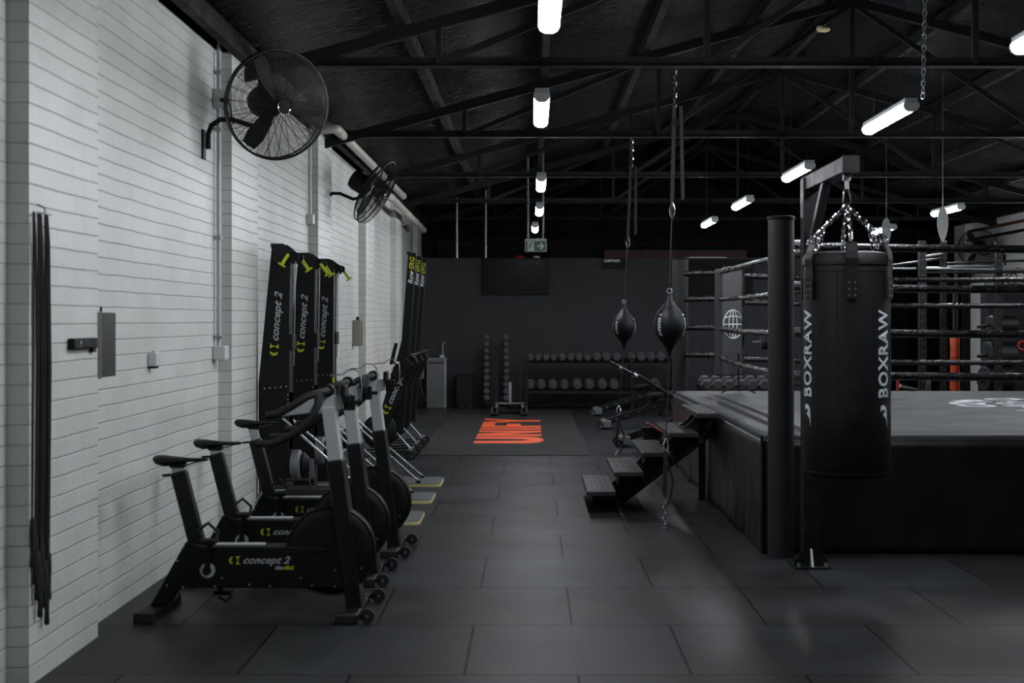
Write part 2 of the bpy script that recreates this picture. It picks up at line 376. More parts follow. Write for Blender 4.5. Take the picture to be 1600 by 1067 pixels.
def conduit(label, x, y, ztop, zbot, clamps, boxes, m, r=.016):
    t = thing('wall_conduit', label, 'pipe', (x, y, zbot))
    MB().cyl((x, y, zbot), (x, y, ztop), r, 12).build('pipe', m, t, True, smooth=True)
    for z in clamps:
        MB().box(x-.03, x+.022, y-.034, y+.034, z-.012, z+.012).build('clamp', STEEL, t, True, bevel=.003)
    for z, h, d in boxes:
        MB().box(x-.032, x-.032+d, y-.06, y+.06, z-h/2, z+h/2).build('junction_box', WPLA, t, True, bevel=.008)
    return t
conduit('grey vertical conduit pipe in the corner of the second brick pier', WX+.033, 9.9, 3.78, 1.36, [3.3, 2.9, 2.14, 1.44], [(1.33, .1, .09), (3.11, .13, .09)], GREY)
conduit('thin white conduit beside the third brick pier under the pipe elbow', WX+.033, 13.98, 3.46, 2.58, [], [(2.56, .1, .07)], WPLA, .011)

# white pvc pipes under the eave
t = thing('drain_pipe', 'thick white drain pipe with elbows running high along the left wall', 'pipe', (-1.95, 14.0, 3.46))
MB().tube([(-2.17, 14.0, 3.62), (-2.17, 14.0, 3.52), (-2.16, 14.0, 3.48), (-2.12, 14.0, 3.46), (-2.0, 14.0, 3.46), (-1.965, 14.01, 3.46), (-1.95, 14.04, 3.46), (-1.95, 14.3, 3.46), (-1.95, 21.2, 3.43)], .046, 16).build('pipe', PVC, t, True, smooth=True)
for p, q in (((-2.17, 14.0, 3.53), (-2.17, 14.0, 3.58)), ((-2.09, 14.0, 3.46), (-2.03, 14.0, 3.46)), ((-1.95, 14.1, 3.46), (-1.95, 14.18, 3.46)), ((-1.95, 21.1, 3.43), (-1.95, 21.25, 3.43))):
    MB().cyl(p, q, .052, 16).build('collar', PVC, t, True, smooth=True)
t = thing('drain_pipe', 'lower white drain pipe further along the wall, ending above the black partition', 'pipe', (-1.95, 19, 3.24))
MB().tube([(-2.08, 19.16, 3.30), (-2.03, 19.16, 3.27), (-1.97, 19.2, 3.25), (-1.95, 19.3, 3.25), (-1.95, 25.2, 3.17)], .052, 16).build('pipe', PVC, t, True, smooth=True)
for y in (19.4, 22.1, 25.1): MB().cyl((-1.95, y, 3.25-(y-19.2)*.0133), (-1.95, y+.1, 3.25-(y-19.1)*.0133), .058, 16).build('collar', PVC, t, True, smooth=True)
MB().bar((-2.14, 22.9, 3.10), (-1.95, 22.9, 3.15), .02, .02).build('bracket', STEEL, t, True)

# ------------------------------------------------------------------ lamps
def make_lamp():
    t = thing('ceiling_light', '', 'light')
    # local: hangs at origin, runs along y
    MB().box(-.045, .045, -.6, .6, .0, .035).build('housing', GREY, t, bevel=.006)
    prof = [(-.045, .0), (-.05, -.018), (-.04, -.042), (-.018, -.055), (.018, -.055), (.04, -.042), (.05, -.018), (.045, .0)]
    MB().prism(prof, -.585, .585).build('diffuser', GLOW, t)
    for s in (-1, 1):
        MB().prism([(x*1.08, z*1.05) for x, z in prof], s*.585, s*.61).build('end_cap', WPLA, t)
    return t
lamp0 = make_lamp(); used = False
def lamp(x, y, z, label, wires=True):
    global used
    o = lamp0 if not used else copy_tree(lamp0)
    used = True
    o.location = (x, y, z); o['label'] = label; o['group'] = 'hanging batten lamps'
    if wires:
        for s in (-1, 1):
            mb = MB(); zt = roofz(x)-.13; mb.tube([(x, y+s*.45, z+.035), (x+.01, y+s*.40, z+(zt-z)*.5), (x, y+s*.42, zt)], .0018, 5)
            mb.build('wire', TRUSS, o, True)
LZ = CAMZ+1.43+.02
ra = ['nearest of the left row, cut by the top edge', 'second of the left row, just above the middle', 'third of the left row', 'fourth of the left row', 'last of the left row, right above the exit sign']
for (x, y), l in zip([(.08, 6.25), (.06, 9.6), (.09, 14.75), (.09, 18.3), (.04, 21.9)], ra): lamp(x, y, LZ, 'glowing batten lamp, '+l)
rb = ['nearest of the middle row, at the right edge', 'large one slanting at upper right, right of the bag chain', 'beside the steel arm of the bag stand', 'third smallest of the middle row', 'smallest of the middle row, left of the round post']
for (x, y), l in zip([(2.56, 6.8), (2.53, 10.0), (2.57, 13.65), (2.58, 17.3), (2.60, 20.7)], rb): lamp(x, y, LZ, 'glowing batten lamp, '+l)
rc = ['unseen', 'behind the larger oval banner', 'behind the smaller oval banner']
for (x, y), l in zip([(5.45, 11.0), (5.42, 18.4), (5.57, 22.3)], ['beyond the right edge over the ring', rc[1], rc[2]]): lamp(x, y, LZ, 'glowing batten lamp, '+l)
for (x, y), l in zip([(.08, 2.2), (5.45, 14.7), (8.45, 23.3), (7.9, 15.0)], ['overhead in the left row at the camera', 'unseen one added over the ring to brighten the right wall',
     'unseen far one added to brighten the right wall', 'unseen nearer one added to brighten the right wall']):
    lamp(x, y, LZ, 'glowing batten lamp, '+l)  # all but the first are added out of view to brighten the right wall
# chains that hold the large slanting lamp
def chain(mb, p, q, link=.03, r=.003):
    p = Vector(p); q = Vector(q); d = q-p; L = d.length; n = max(1, int(L/(link*.78))); d.normalize(); a = d.orthogonal().normalized(); b = d.cross(a)
    for i in range(n):
        c = p+d*(L*(i+.5)/n); s_ = a if i % 2 else b
        mb.tube([c+d*(math.cos(2*PI*k/10)*link*.5)+s_*(math.sin(2*PI*k/10)*link*.28) for k in range(10)], r, 5, True)
    return mb
t = thing('lamp_chain', 'long thin chain hanging from the roof down to the large slanting lamp', 'chain', (2.66, 9.45, LZ+.04))
chain(MB(), (2.62, 9.45, LZ+.04), (2.66, 9.45, roofz(2.66)-.1), .05, .004).build('links', STEEL, t, True)

# ------------------------------------------------------------------ left wall things
def skipping_rope(k, x, y):
    t = thing('skipping_rope', '', 'skipping rope', (x, y, 2.02), 0, 'skipping ropes hanging on the first brick pier')
    dy = .012*(k-2); L1 = 1.30+.10*((k*3) % 5)/2; L2 = L1+.08
    pts = [(x, y-.018+dy, 2.02-L1), (x+.006, y-.02+dy, 1.4), (x+.004, y-.012+dy, 1.9), (x, y+dy, 2.02), (x+.004, y+.012+dy, 1.9), (x+.008, y+.02+dy, 1.35), (x+.002, y+.014+dy, 2.02-L2)]
    MB().tube(pts, .0052, 6).build('cord', RUB, t, True, smooth=True)
    for yy, L in ((y-.018+dy, L1), (y+.014+dy, L2)):
        MB().lathe([(.006, 0), (.011, -.01), (.013, -.07), (.010, -.16), (.013, -.2), (.008, -.21)], (x+.002, yy, 2.02-L), 10).build('handle', RUB, t, True, smooth=True)
    return t
rl = ['closest to the pier corner', 'second from the pier corner', 'in the middle of the bunch', 'second from the right of the bunch', 'on the right of the bunch']
for k in range(5):
    o = skipping_rope(k, PX+.014+.006*(k % 2), 6.03+.03*k); o['label'] = 'long black skipping rope hanging on the brick pier, '+rl[k]
t = thing('wall_hook', 'small steel hook holding the bunch of black ropes', 'hook', (PX, 6.09, 2.03))
MB().tube([(PX, 6.09, 2.06), (PX+.03, 6.09, 2.045), (PX+.035, 6.09, 2.02), (PX+.03, 6.0, 2.02), (PX+.03, 6.18, 2.02)], .004, 6).build('hook_bar', STEEL, t, True)

t = thing('alarm_panel', 'small black control box with a tiny white mark on the first brick pier', 'control box', (PX, 6.65, 1.44))
MB().box(PX, PX+.035, 6.48, 6.83, 1.425, 1.475).build('case', PLAS, t, True, bevel=.006)
MB().box(PX, PX+.02, 6.80, 6.85, 1.405, 1.425).build('bracket', PLAS, t, True)
MB().cyl((PX+.034, 6.57, 1.455), (PX+.037, 6.57, 1.455), .008, 12).build('emblem', PRW, t, True)
text_on('lettering', 'UNIFY', .014, (PX+.036, 6.54, 1.437), (0, 1, 0), (0, 0, 1), PRG, t, True)
t = thing('wall_cabinet', 'tall narrow black box on the wall just past the first brick pier', 'wall box', (WX, 7.0, 1.28))
MB().box(WX, PX+.012, 6.945, 7.2, 1.275, 1.598).build('case', mat('dark grey box', (24, 25, 27), .45, noise=.08), t, True, bevel=.004)
MB().box(PX+.001, PX+.014, 6.940, 6.945, 1.27, 1.60).build('edge_trim', BEIGE, t, True)
MB().cyl((PX, 6.99, 1.60), (PX, 6.99, 1.625), .006, 8).build('catch', BLK, t, True)
t = thing('light_switch', 'small white switch box on the wall below the conduit', 'switch', (WX, 8.25, 1.32))
MB().box(WX, WX+.05, 8.19, 8.27, 1.29, 1.37).build('switch_box', WPLA, t, True, bevel=.006)
MB().box(WX, WX+.015, 8.29, 8.42, 1.31, 1.38).build('blank_plate', WHITEB if False else WPLA, t, True, bevel=.003)
MB().box(WX, WX+.045, 8.20, 8.26, 1.278, 1.29).build('toggle', BLK, t, True)
t = thing('fuse_box', 'beige metal fuse box with black lock on the wall behind the three tall machines', 'wall box', (WX, 17.5, 1.25))
MB().box(WX+.002, WX+.105, 17.5, 17.62, 1.235, 1.56).build('case', BEIGE, t, True, bevel=.006)
MB().bar((WX+.107, 17.56, 1.25), (WX+.107, 17.56, 1.55), .012, .012).build('door_edge', BLK, t, True)
MB().cyl((WX+.06, 17.54, 1.56), (WX+.06, 17.54, 1.60), .02, 10).build('padlock', BLK, t, True)
t = thing('wall_socket', 'small white socket on the wall left of the beige fuse box', 'socket', (WX, 15.9, 1.42))
MB().box(WX, WX+.03, 15.7, 15.85, 1.36, 1.46).build('plate', WPLA, t, True, bevel=.004)

# ------------------------------------------------------------------ wall fans
def make_fan(label, wall_x, my, mz, c, axis, side=1):
    """mount on the wall at (wall_x, my, mz); guard centre c; axis points where the air goes"""
    c = Vector(c); ax = Vector(axis).normalized()
    t = thing('wall_fan', label, 'fan', (wall_x, my, mz))
    a = ax.orthogonal().normalized(); a = (Vector((0, 0, 1))-ax*ax.z).normalized(); b = ax.cross(a)
    RR = .365
    MB().box(min(wall_x, wall_x+side*.015), max(wall_x, wall_x+side*.015), my-.04, my+.04, mz-.17, mz+.03).build('mount_plate', BLK, t, True, bevel=.003)
    mc = c-ax*.17
    pts = [Vector((wall_x+side*.04, my, mz-.10)), Vector((wall_x+side*.04, my, mz)), Vector((wall_x+side*.06, my, mz+.06)), Vector((wall_x+side*.12, my, mz+.10)),
           Vector((wall_x+side*.20, my, mz+.10)), mc+Vector((-side*.10, 0, -.16)), mc+Vector((0, 0, -.13))]
    MB().tube(pts, .018, 10).build('arm', BLK, t, True, smooth=True)
    MB().cyl(mc+Vector((0, 0, -.14)), mc, .03, 10).build('tilt_joint', BLK, t, True, smooth=True)
    MB().lathe([(.03, -.14), (.09, -.13), (.108, -.08), (.108, .03), (.08, .08), (.03, .10)], mc, 20, ax).build('motor', PLAS, t, True, smooth=True)
    MB().lathe([(.04, 0), (.045, .02), (.02, .04)], mc+ax*.13, 16, ax).build('hub', PLAS, t, True, smooth=True)
    for k in range(3):
        an = 2*PI*k/3+.5; mb = MB(); vs = []
        for r_, wd, tw in ((.04, .05, .5), (.15, .10, .42), (.26, .13, .33), (.34, .10, .25)):
            for sgn in (-1, 1):
                th = an+sgn*wd/max(r_, .08)*.45
                vs.append(mc+ax*(.15+sgn*wd*math.sin(tw)*.5)+(a*math.cos(th)+b*math.sin(th))*r_)
        vs += [v+ax*.004 for v in vs]
        fs = []
        for i in range(3):
            fs += [(2*i, 2*i+1, 2*i+3, 2*i+2), (8+2*i, 8+2*i+2, 8+2*i+3, 8+2*i+1)]
        fs += [(0, 8, 9, 1), (6, 7, 15, 14)]+[(2*i, 2*i+2, 10+2*i, 8+2*i) for i in range(3)]+[(2*i+1, 9+2*i, 11+2*i, 2*i+3) for i in range(3)]
        mb.add(vs, fs).build('blade', PLAS, t, True, smooth=True)
    def cage(sgn, name, depth):
        mb = MB()
        prof = [(RR, 0), (RR*.97, depth*.55), (RR*.8, depth*.85), (RR*.5, depth*1.0), (.06, depth*1.05)]
        def pr(r_):
            for (r1, h1), (r2, h2) in zip(prof, prof[1:]):
                if r2 <= r_ <= r1: return h1+(h2-h1)*(r1-r_)/(r1-r2)
            return prof[-1][1]
        for k in range(1, 27):
            r_ = .06+(RR-.06)*k/27
            mb.ring(c+ax*sgn*pr(r_), ax, r_, .0016, 40, 3)
        for k in range(24):
            th = 2*PI*k/24
            mb.tube([c+ax*sgn*h+(a*math.cos(th)+b*math.sin(th))*r_ for r_, h in prof], .0022, 4)
        mb.build(name, BLK, t, True)
    cage(1, 'front_guard', .09); cage(-1, 'rear_guard', .10)
    MB().ring(c, ax, RR, .009, 64, 8).build('guard_rim', BLK2, t, True, smooth=True)
    MB().ring(c-ax*.045, ax, RR*.99, .006, 64, 6).build('guard_rim', BLK2, t, True, smooth=True)
    bd = MB().lathe([(.05, 0), (.05, .008), (.03, .012)], c+ax*.095, 24, ax).build('badge', PLAS, t, True, smooth=True)
    MB().ring(c+ax*.105, ax, .047, .003, 32, 6).build('badge_ring', CHROME, t, True, smooth=True)
    return t
fc = at(434, 164, 9.45)
f1 = make_fan('large black wire wall fan near the top left, facing the room on a curved arm', WX, 9.55, 2.82, fc, (.57, -.79, -.22))
fc = at(588, 300, 14.9)
f2 = make_fan('black wire wall fan further along, seen edge on under the white pipe', WX, 14.9, 2.80, fc, (.86, -.10, -.50))
f3 = make_fan('black wire fan high on the far white wall at right', RX, 26.2, 2.75, at(1528, 388, 26.3), (-.45, -.85, -.25), -1)
t = thing('fan_cable', 'black plug and cable drooping from the socket to the large fan', 'cable', (WX+.06, 9.75, 3.06))
MB().tube([(WX+.06, 9.86, 3.10), (WX+.11, 9.8, 3.09), (WX+.15, 9.75, 3.03), (WX+.17, 9.68, 2.93), (WX+.2, 9.6, 2.90)], .005, 6).build('cord', BLK, t, True)
MB().cyl((WX+.05, 9.86, 3.10), (WX+.11, 9.83, 3.095), .018, 10).build('plug', BLK, t, True)

# ------------------------------------------------------------------ exercise bikes
def ci_logo(x, z, s, y, m, parent, right=(1, 0, 0), up=(0, 0, 1), org=None, world=False):
    """the yellow round-cut mark left of the brand lettering: a C bowl and a waisted I"""
    r = Vector(right).normalized(); u = Vector(up).normalized(); n = r.cross(u); o = Vector(org) if org is not None else Vector((x, y, z))
    def put(poly):
        mb = MB(); k = len(poly)
        mb.add([o+r*a*s+u*b*s for a, b in poly]+[o+r*a*s+u*b*s+n*.0015 for a, b in poly], [tuple(range(k))[::-1], tuple(range(k, 2*k))]+[(i, (i+1) % k, k+(i+1) % k, k+i) for i in range(k)])
        return mb
    A = put([(.5*math.cos(R(a))+.0, .5*math.sin(R(a))) for a in range(100, 261, 16)]+[(-.0+.0+.20-.42*math.cos(R(a))*.9, .42*math.sin(R(a))) for a in range(-60, 61, 20)])
    B = put([(.32, -.5), (.95, -.5)]+[(.98-.32*math.cos(R(a)), .44*math.sin(R(a))) for a in range(-70, 71, 20)]+[(.95, .5), (.32, .5)]+[(.26+.30*math.cos(R(a)), .44*math.sin(R(a))) for a in range(70, -71, -20)])
    A.add(B.v, B.f)
    return A.build('brand_mark', m, parent, world)
def brand(parent, org, right, up, size, world=False, m=None):
    r = Vector(right).normalized(); u = Vector(up).normalized(); o = Vector(org)
    ci_logo(0, 0, size*.82, 0, YEL, parent, right, up, o+r*size*.45, world)
    text_on('lettering', 'concept 2', size*1.02, o+r*size*1.42, right, up, m or PRG, parent, world, shear=.35, bold=size*.028, ext=.001, spacing=1.02, sx=1.13)

def make_bike(extra=0):
    t = thing('exercise_bike', '', 'exercise bike')
    MB().box(0, .10, -.27, .27, .005, .05).build('rear_foot', BLK, t, bevel=.008)
    for s in (-1, 1): MB().box(-.006, .106, s*.27-.012, s*.27+.012, 0, .056).build('foot_cap', RUB, t, bevel=.008)
    body = [(.022, .05), (.11, .05), (.175, .145), (1.04, .145), (1.07, .22), (1.05, .33), (.90, .363), (.30, .363), (.215, .392)]
    MB().prism(body, -.07, .07).build('frame_housing', BLK, t, bevel=.008)
    MB().box(.32, .62, -.03, .03, .362, .372).build('top_rail', GREY, t, bevel=.003)
    MB().bar((.262, 0, .36), (.160, 0, .755), .06, .085, up=(1, 0, 0)).build('seat_tube', BLK2, t, bevel=.010)
    sp = MB().bar((.165, 0, .74), (.150-.02*extra*5, 0, .782+extra), .04, .06, up=(1, 0, 0)).build('seat_post', GREY, t, bevel=.006)
    dx = -.02*extra*5
    MB().box(.115+dx, .20+dx, -.03, .03, .775+extra, .80+extra).build('seat_clamp', BLK, t, bevel=.008)
    # saddle: wide tail on the left, narrow nose on the right
    mb = MB(); sec = []; K = 12
    for u, hw, zt, zb in ((.030, .035, .834, .808), (.045, .062, .842, .792), (.085, .072, .841, .780), (.13, .066, .836, .784), (.18, .045, .829, .800), (.24, .026, .826, .806), (.295, .020, .826, .808), (.318, .010, .822, .812)):
        zt += extra; zb += extra
        sec.append([(u+dx, hw*math.cos(2*PI*k/K), (zt+zb)/2+(zt-zb)/2*math.sin(2*PI*k/K)) for k in range(K)])
    vs = [p for s_ in sec for p in s_]
    mb.add(vs, [(i*K+k, i*K+(k+1) % K, (i+1)*K+(k+1) % K, (i+1)*K+k) for i in range(len(sec)-1) for k in range(K)]+[tuple(range(K))[::-1], tuple(range((len(sec)-1)*K, len(sec)*K))])
    sd = mb.build('saddle', LEA, t, smooth=True)
    for s in (-1, 1):
        MB().tube([(.09+dx, s*.035, .80+extra), (.13+dx, s*.022, .783+extra), (.19+dx, s*.022, .783+extra), (.25+dx, s*.012, .803+extra), (.28+dx, s*.006, .81+extra)], .004, 6).build('saddle_rail', STEEL, sd)
    MB().tube([(.155, -.03, .735), (.125, -.045, .74), (.085, -.05, .737)], .007, 8).build('height_lever', BLK, t)
    # flywheel drum
    fx, fz, fr = .975, .336, .233
    MB().lathe([(.0, -.05), (.18, -.05), (.215, -.045), (.233, -.028), (.233, .028), (.215, .045), (.18, .05), (.0, .05)], (fx, 0, fz), 48, (0, 1, 0)).build('flywheel_cover', BLK, t, smooth=True)
    MB().ring((fx, -.034, fz), (0, 1, 0), .232, .006, 56, 6).build('flywheel_rim', BLK2, t, smooth=True)
    MB().ring((fx, .034, fz), (0, 1, 0), .232, .006, 56, 6).build('flywheel_rim', BLK2, t, smooth=True)
    MB().bar((fx-.25, -.072, .335), (fx+.10, -.072, .350), .004, .012).build('trim_strip', BLK2, t)
    # front post
    MB().bar((1.105, 0, .03), (.997, 0, .82), .165, .085, up=(1, 0, 0)).build('front_post', BLK2, t, bevel=.010)
    MB().bar((.999, 0, .80), (.962, 0, 1.10), .11, .070, up=(1, 0, 0)).build('post_slider', GREY, t, bevel=.006)
    MB().prism([(.70, 1.045), (1.03, 1.085), (1.04, 1.165), (.90, 1.15), (.74, 1.105), (.70, 1.085)], -.027, .027).build('bar_slider', GREY, t, bevel=.006)
    MB().bar((.90, 0, 1.105), (.985, 0, 1.125), .066, .095).build('slider_bracket', GREY, t, bevel=.006)
    MB().box(1.04, 1.10, -.025, .025, 1.08, 1.16).build('end_block', PLAS, t, bevel=.006)
    MB().cyl((.955, -.036, 1.185), (.955, .036, 1.185), .034, 16).build('bar_clamp', PLAS, t, smooth=True)
    for y in (-.045, .045): MB().cyl((1.06, y, 1.14), (1.06, y*1.5, 1.14), .022, 12).build('adjust_knob', PLAS, t, smooth=True)
    for s in (-1, 1):
        MB().tube([(.955, 0, 1.185), (.955, s*.10, 1.185), (.93, s*.17, 1.18), (.88, s*.20, 1.165), (.80, s*.205, 1.115), (.73, s*.205, 1.075), (.665, s*.205, 1.065)], .021, 10).build('handlebar', RUB, t, smooth=True)
        MB().tube([(.93, s*.17, 1.18), (.93, s*.20, 1.12), (.90, s*.205, 1.05), (.83, s*.205, .985), (.74, s*.205, .935), (.68, s*.205, .918), (.61, s*.205, .92)], .020, 10).build('handlebar_drop', RUB, t, smooth=True)
    MB().box(1.03, 1.055, -.07, .07, 1.15, 1.215).build('monitor', PLAS, t, bevel=.008)
    MB().tube([(1.13, 0, 1.12), (1.135, 0, 1.20), (1.13, 0, 1.265), (1.105, 0, 1.295), (1.065, 0, 1.295), (1.03, 0, 1.268), (.985, 0, 1.268), (.965, 0, 1.262)], .0035, 6).build('device_holder_wire', STEEL, t, smooth=True)
    MB().bar((1.05, 0, 1.12), (1.135, 0, 1.12), .02, .02).build('wire_bracket', PLAS, t)
    # crank set
    MB().cyl((.33, -.07, .24), (.33, -.078, .24), .040, 24).build('crank_ring', GREY, t, smooth=True)
    MB().cyl((.33, -.078, .24), (.33, -.10, .24), .022, 16).build('crank_hub', PLAS, t, smooth=True)
    for s, q in ((-1, (.352, .405)), (1, (.365, .085))):
        MB().bar((.33, s*.088, .24), (q[0], s*.10, q[1]), .014, .03, up=(1, 0, 0)).build('crank_arm', BLK2, t, bevel=.004)
        pd = MB().box(q[0]-.045, q[0]+.045, min(s*.11, s*.20), max(s*.11, s*.20), q[1]-.012, q[1]+.012).build('pedal', PLAS, t, bevel=.004)
        if s < 0:
            MB().tube([(q[0]-.04, -.12, q[1]), (q[0]-.055, -.14, q[1]+.055), (q[0]+.0, -.15, q[1]+.095), (q[0]+.05, -.15, q[1]+.05), (q[0]+.045, -.17, q[1])], .009, 6).build('toe_strap', RUB, pd)
        else:
            MB().tube([(q[0]-.02, .11, q[1]-.02), (q[0]+.02, .13, q[1]-.05), (q[0]+.045, .16, q[1]-.02)], .008, 6).build('toe_strap', RUB, pd)
    # front foot and wheels
    MB().box(1.075, 1.145, -.27, .27, .008, .045).build('front_foot', BLK, t, bevel=.008)
    for s in (-1, 1):
        MB().box(1.03, 1.15, s*.27-.02, s*.27+.02, 0, .05).build('foot_cap', RUB, t, bevel=.008)
        MB().bar((1.12, s*.27, .03), (1.19, s*.27, .045), .03, .02).build('wheel_bracket', BLK, t)
        wh = MB().cyl((1.195, s*.27-.013, .04), (1.195, s*.27+.013, .04), .038, 20).build('wheel', RUB, t, smooth=True)
        MB().cyl((1.195, s*.27-.016, .04), (1.195, s*.27+.016, .04), .008, 10).build('axle', SIL, wh, smooth=True)
    sc_ = None
    for u, z in ((.115, .16), (.20, .15), (.37, .155), (.405, .20), (.55, .165), (.60, .29), (.66, .155), (.82, .20), (.88, .16), (1.0, .155), (1.0, .24), (1.04, .29), (1.14, .25), (.17, .29)):
        if sc_ is None:
            sc_ = MB().cyl((0, 0, 0), (0, -.003, 0), .0055, 10).build('screw', SIL, t, smooth=True); o = sc_
        else:
            o = sc_.copy(); COL.objects.link(o); o.parent = t
        o.location = (u, -.07, z)
    brand(t, (.44, -.0715, .292), (1, 0, 0), (0, 0, 1), .052)
    wv = text_w('Bike', .026, shear=.3, bold=.0012)
    text_on('model_lettering', 'Bike', .026, (.685, -.0715, .252), (1, 0, 0), (0, 0, 1), PRG, t, shear=.3, bold=.0012)
    text_on('model_lettering', 'ERG', .026, (.685+wv+.002, -.0715, .252), (1, 0, 0), (0, 0, 1), YEL, t, shear=.3, bold=.0012)
    return t
bike = make_bike(0)
bike.location = (-2.044, 7.5, 0); tag(bike, 'black exercise bike nearest the camera, its full lettering in view', group='exercise bikes beside the white wall')
dup(bike, (-2.07, 8.5, 0), 'middle one of the three black exercise bikes, partly behind the nearest')
b3 = make_bike(.05); b3.location = (-2.03, 9.5, 0); tag(b3, 'farthest of the three black exercise bikes, its saddle set highest', group='exercise bikes beside the white wall')

# dark padded bag between bikes and ski machines
t = thing('gym_bag', 'black padded bag on the floor behind the farthest exercise bike', 'bag', (-1.72, 10.25, 0))
mb = MB(); mb.box(-1.98, -1.38, 10.08, 10.45, 0, .34); mb.build('bag_body', LEA, t, True, bevel=.05)
MB().tube([(-1.975, 10.075, .05), (-1.985, 10.07, .25), (-1.93, 10.07, .335), (-1.75, 10.07, .345)], .006, 6).build('piping', GREY, t, True)
MB().tube([(-1.8, 10.2, .33), (-1.78, 10.2, .40), (-1.62, 10.2, .40), (-1.6, 10.2, .33)], .01, 6).build('carry_strap', RUB, t, True)

# ------------------------------------------------------------------ ski machines
def make_ski(label, y, top, kinds):
    t = thing('ski_machine', label, 'exercise machine', (-2.0, y, 0), 0, 'tall black ski machines against the white wall')
    W = .09
    MB().prism([(-2.12, 0), (-1.90, 0), (-1.895, 1.06), (-1.875, 2.0), (-1.89, 2.10), (-1.95, top), (-2.02, top), (-2.125, 1.06)], y-W, y+W).build('tower', BLK, t, True, bevel=.006)
    MB().box(-1.898, -1.885, y-W*.98, y+W*.98, .55, 1.95).build('front_rail', PLAS, t, True)
    MB().prism([(-2.0, 2.0), (-1.84, 2.0), (-1.83, 2.07), (-1.93, top+.012), (-2.03, top+.012)], y-W-.012, y-W+.002).build('head_plate', BLK2, t, True, bevel=.003)
    MB().prism([(-2.0, 2.0), (-1.84, 2.0), (-1.83, 2.07), (-1.93, top+.012), (-2.03, top+.012)], y+W-.002, y+W+.012).build('head_plate', BLK2, t, True, bevel=.003)
    for s in (-1, 1):
        MB().cyl((-1.84, y+s*(W-.0), 2.05), (-1.84, y+s*(W+.03), 2.05), .035, 18).build('pulley', PLAS, t, True, smooth=True)
    for s, kd in zip((-1, 1), kinds):
        yy = y+s*(W+.02)
        if kd == 'back': p, q = Vector((-1.885, yy-.02, 2.07)), Vector((-1.935, yy-.03, 1.985))
        elif kd == 'fwd': p, q = Vector((-1.83, yy, 2.05)), Vector((-1.765, yy, 1.955))
        else: p, q = Vector((-1.885, yy, 1.02)), Vector((-1.885, yy, .93))
        h = MB().bar(p, q, .022, .026).build('handle', LIME, t, True, bevel=.005)
        d = (q-p).normalized(); a = Vector((d.z, 0, -d.x)) if abs(d.z) > .2 else Vector((1, 0, 0))
        MB().bar(q-a*.032, q+a*.032, .024, .014).build('grip_end', LIME, h, True, bevel=.004)
        cord = MB().tube([p, (p.x+.005, yy, 2.04)] if kd != 'down' else [p, (-1.88, yy, 2.04)], .004, 6); cord.build('cord', PRG, t, True)
    # bright drive cords along the front edge
    MB().tube([(-1.862, y+W*.8, 2.02), (-1.872, y+W*.8, 1.5), (-1.878, y+W*.8, 1.2)], .005, 6).build('drive_cord', SIL, t, True)
    MB().box(-1.89, -1.86, y-.09, y+.09, 1.33, 1.45).build('monitor', PLAS, t, True, bevel=.008)
    # stand: wide lower plate with rows of screws, floor board, diagonal legs
    MB().box(-2.10, -1.885, y-W-.006, y+W+.006, .0, 1.0).build('stand_plate', BLK, t, True, bevel=.004)
    first = None
    for k in range(5):
        if first is None:
            first = MB().cyl((0, 0, 0), (0, -.004, 0), .0065, 8).build('screw', SIL, t, smooth=True); o = first
        else:
            o = first.copy(); COL.objects.link(o); o.parent = t
        o.location = Vector((-2.075+k*.042, y-W-.0065, 1.03+.004*k))-Vector(t.location)
    for k in range(6):
        o = first.copy(); COL.objects.link(o); o.parent = t; o.location = Vector((-1.893, y-W-.0065, .98-k*.035 if k < 4 else .45-k*.03))-Vector(t.location)
    bd = MB()
    bx = -.86; pts = [(-2.1, y-.29), (bx-.05, y-.29), (bx-.015, y-.275), (bx, y-.24), (bx, y+.24), (bx-.015, y+.275), (bx-.05, y+.29), (-2.1, y+.29)]
    bd.prism(pts, .0, .026, 'xy'); b_ = bd.build('floor_board', PLY, t, True)
    MB().prism([(a+(.004 if a < -2 else -.004), b+(.004 if b < y else -.004)) for a, b in pts], .026, .031, 'xy').build('rubber_top', mat('grey grip sheet', (84, 88, 90), .5, noise=.1), b_, True)
    for s in (-1, 1):
        MB().tube([(-1.93, y+s*(W+.03), .80), (-1.07, y+s*.22, .045)], .011, 10).build('diagonal_leg', STEEL, t, True, smooth=True)
        MB().cyl((-1.07, y+s*.22, .031), (-1.07, y+s*.22, .05), .022, 10).build('leg_foot', BLK, t, True)
    # drum at the foot of the tower
    MB().lathe([(.08, 0), (.11, .01), (.12, .03), (.12, .07), (.10, .085)], (-1.885, y-.02, .43), 28, (1, 0, 0)).build('flywheel_drum', mat('dull grey drum', (112, 114, 114), .5, noise=.1), t, True, smooth=True)
    MB().lathe([(.09, 0), (.10, .02), (.06, .06)], (-1.80, y-.02, .43), 20, (1, 0, 0)).build('drum_vent', PLAS, t, True, smooth=True)
    MB().box(-1.74, -1.70, y-.05, y-.03, .32, .48).build('damper_lever', STEEL, t, True, bevel=.003)
    # brand up the side facing the camera
    d = Vector((.045, 0, .55)).normalized()
    brand(t, (-2.005, y-W-.0065, 1.28), d, Vector((-d.z, 0, d.x)), .080, True)
    return t
make_ski('nearest and tallest of the three black ski machines, one green handle folded back', 11.0, 2.14, ('back', 'fwd'))
make_ski('middle one of the three black ski machines, both green handles pointing forward', 12.25, 2.13, ('fwd', 'fwd'))
make_ski('farthest of the three black ski machines, a green handle hanging down on its cord', 13.45, 2.13, ('down', 'fwd'))

